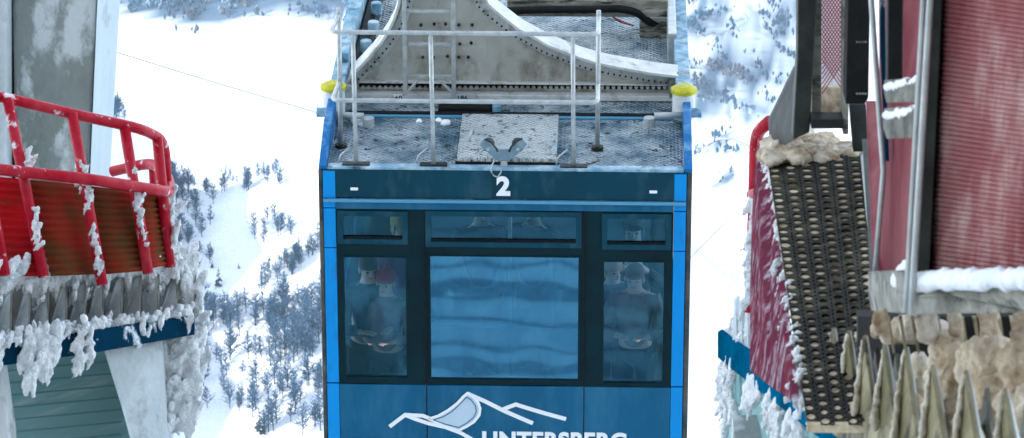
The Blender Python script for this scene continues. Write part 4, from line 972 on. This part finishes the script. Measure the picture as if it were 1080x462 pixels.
for k in range(-60,60):
    for s in (1,-1):
        # strands run diagonally between the two uprights
        y = k*5.2; x0, x1 = 867, 889; y0, y1 = y, y+s*22*1.5
        ya_, yb_ = y0, y1
        lim = lambda x: 80+ (x-867)*1.0
        if max(ya_,yb_) > 100 or min(ya_,yb_) < -190: continue
        clipd(x0, ya_, x1, yb_)
mb.build('red_mesh', mm, fm)
plate([(866,-200,13.3),(890,-200,13.3),(890,92,13.3),(866,92,13.3)], (0,.02,0)).build('pale_backing', M['snow'], fm)
plate([(855,92,13.25),(890,92,13.25),(890,127,13.25),(854,127,13.25)], (0,.02,0)).build('frosted_backing', M['tan_snow'], fm)
bp_ = thing('black_post', 'square black post beside the steel frame with tiny grey marks', 'post', P(905,110,12.6))
plate([(898,-200,12.6),(921,-200,12.6),(916,104,12.6),(912,110,12.6),(892,110,12.6)], (0,.12,0)).build('shaft', M['black'], bp_, bevel=.004)
for y in (44.5,99): 
    for k in range(4): plate([(903+k*3,y-.8,12.59),(905+k*3,y-.8,12.59),(905+k*3,y+.8,12.59),(903+k*3,y+.8,12.59)], (0,.004,0)).build('printed_mark', M['grey_beam'], bp_)
plate([(896,110,12.7),(913,110,12.7),(916,160,12.9),(900,160,12.9)], (0,.05,0)).build('foot', M['dark_steel'], bp_)
# near gate wall: ribbed red panels in a grey frame
gt = thing('ribbed_red_wall', 'large faded red ribbed wall in a weathered grey frame at the right edge', 'wall', P(1000,330,8.6))
DG = 8.6
corrugated('ribbed_sheet', P(1000,-220,DG+.02), P(1180,-190,DG-.6), P(1180,322,DG-.6), P(976,292,DG+.05), 100, .0034, M['mauve_panel'], gt, 'h', .003)
plate([(984,-220,DG-.02),(1005,-220,DG-.02),(980,296,DG),(960,296,DG)], (0,.05,0)).build('dark_seal', M['dark_steel'], gt, bevel=.003)
MB().tube([P(985,-220,DG-.06),P(981,0,DG-.06),P(963,300,DG-.06),P(961,332,DG-.06)], .008, 12).build('pale_edge_tube', M['rail_steel'], gt, smooth=True)
MB().tube([P(978,-220,DG-.03),P(974,0,DG-.03),P(957,300,DG-.03),P(955,330,DG-.03)], .007, 10).build('thin_edge_tube', M['steel'], gt, smooth=True)
plate([(919,300,10.2),(962,302,DG+.1),(1090,303,DG-.6),(1090,331,DG-.6),(962,332,DG+.1),(919,329,10.2)], (0,.10,0)).build('bottom_beam', M['grey_beam'], gt, bevel=.006)
plate([(926,-220,10.4),(990,-220,9.9),(958,300,9.9),(930,300,10.4)], (0,.03,0)).build('inner_sheet', M['dusty_red'], gt)
plate([(914,110,11.2),(934,110,11.1),(945,302,10.3),(922,302,10.3)], (0,.03,0)).build('lower_sheet', M['dusty_red'], gt)
plate([(910,150,11.6),(918,150,11.6),(932,330,10.5),(921,330,10.5)], (0,.03,0)).build('dark_angle', M['dark_steel'], gt)
plate([(938,-220,9.6),(955,-220,9.6),(952,98,9.6),(936,98,9.6)], (0,.06,0)).build('dark_upright', M['black'], gt, bevel=.004)
MB().tube([P(919,-200,10.2),P(919,0,10.2),P(926,100,10.2),P(932,180,10.2),P(922,300,10.2)], .008, 8).build('pale_strip', M['rail_steel'], gt, smooth=True)
plate([(926,-200,10.15),(932,-200,10.15),(934,60,10.15),(938,170,10.15),(934,170,10.15),(929,60,10.15)], (0,.02,0)).build('dark_strip', M['navy'], gt)
for y0, y1, d in ((94,109,9.3),(124,147,9.2)):
    bk = plate([(935,y0,d),(973,y0-3,d-.3),(973,y1-1,d-.3),(935,y1,d)], (0,.07,0)).build('bracket', M['bracket'], gt, bevel=.004)
    blob('bracket_snow', [(P(x,y0-1-((x-935)/38)*7+random.uniform(-1,1),d+.03-(x-935)/38*.25),(.018,.03,.007+(x-935)*.0002)) for x in range(938,974,4)], M['snow'], bk, .006, .004, 30)
sph = []
for i in range(42):
    t = i/41; x = lerp(948,1090,t); d = lerp(9.3,DG-.62,min(1,t*1.1)) if x < 970 else lerp(DG,DG-.6,(x-970)/120)
    sph.append((P(x,297-t*3+random.uniform(-2,2),d-.02),(.022,.03,.022)))
sph += [(P(952,296,9.4),(.022,.03,.05)),(P(956,290,9.3),(.02,.03,.04))]
blob('ledge_snow', sph, M['snow'], gt, .007, .006, 30)
sph = []
for x,y1 in ((924,352),(932,358),(970,356),(976,362),(985,366),(1003,360),(1010,372),(1036,365),(1041,380),(1050,366),(1070,372),(1078,365)):
    sph += rimeline((x,331,9.3),(x+2,y1,9.3),8,.010,.8)
blob('icicles', sph, M['tan_snow'], gt, .005, .004, 30)
plate([(905,334,10.7),(1120,334,9.9),(1120,420,9.9),(905,420,10.7)], (0,.05,0)).build('shadow_sheet', M['black'], gt)  # black sheet standing in for the shadow under the beam
for k in range(14):
    x = 935+k*13; plate([(x,336,9.5),(x+4,336,9.5),(x+9,372,9.5),(x+7,374,9.5)], (0,.02,0)).build('hanging_fin', M['fin'], gt)

# ------------------------------------------------------------------ unseen station block behind the camera, added and sized to shade the dock
st = thing('station_shade_block', 'unseen station block behind the dock, sized to shade it', 'building', (-8,-52,-8))
MB().box((-130,-70,-16),(55,-36,32)).build('wall', M['plaster'], st)
MB().box((-132,-72,32.1),(57,-34.5,33)).build('roof', M['dark_steel'], st)

# ------------------------------------------------------------------ light, air, colour
el, rot = R(22), R(236)      # sun behind the camera, a little to the left
w = bpy.data.worlds.new('World'); S.world = w; w.use_nodes = True; nt = w.node_tree
sk = nt.nodes.new('ShaderNodeTexSky'); sk.sky_type = 'NISHITA'; sk.sun_disc = False; sk.sun_elevation = el; sk.sun_rotation = rot; sk.altitude = 1700; sk.air_density = 1.0; sk.dust_density = 1.5; sk.ozone_density = .3
hsv = nt.nodes.new('ShaderNodeHueSaturation'); hsv.inputs['Saturation'].default_value = .50
nt.links.new(sk.outputs[0], hsv.inputs['Color']); nt.links.new(hsv.outputs[0], nt.nodes['Background'].inputs['Color']); nt.nodes['Background'].inputs['Strength'].default_value = .15
sd = bpy.data.lights.new('sun', 'SUN'); sd.energy = 2.0; sd.angle = R(.5); sd.color = (1,.95,.88)
so = bpy.data.objects.new('sun', sd); COL.objects.link(so)
dv_ = V((math.sin(rot)*math.cos(el), math.cos(rot)*math.cos(el), math.sin(el)))
so.rotation_euler = dv_.to_track_quat('Z', 'Y').to_euler()
HAZE = 6e-5
hz = MB().box((-9500,-9500,-1400),(9500,14500,1500)); hm = bpy.data.materials.new('haze'); hm.use_nodes = True; n = hm.node_tree; n.nodes.remove(n.nodes['Principled BSDF'])
pv = n.nodes.new('ShaderNodeVolumePrincipled'); pv.inputs['Density'].default_value = HAZE; pv.inputs['Color'].default_value = (.62,.82,1,1); pv.inputs['Anisotropy'].default_value = .0
n.links.new(pv.outputs[0], n.nodes['Material Output'].inputs['Volume'])
ho = hz.build('haze', hm); tag(ho, 'thin blue winter haze over the valley', 'haze', None, 'stuff')
S.render.engine = 'CYCLES'; S.cycles.max_bounces = 8; S.cycles.transparent_max_bounces = 12; S.cycles.volume_bounces = 0
vs_ = S.view_settings; vs_.view_transform = 'Standard'; vs_.look = 'None'; vs_.exposure = 2.25; vs_.gamma = 1; vs_.use_curve_mapping = False
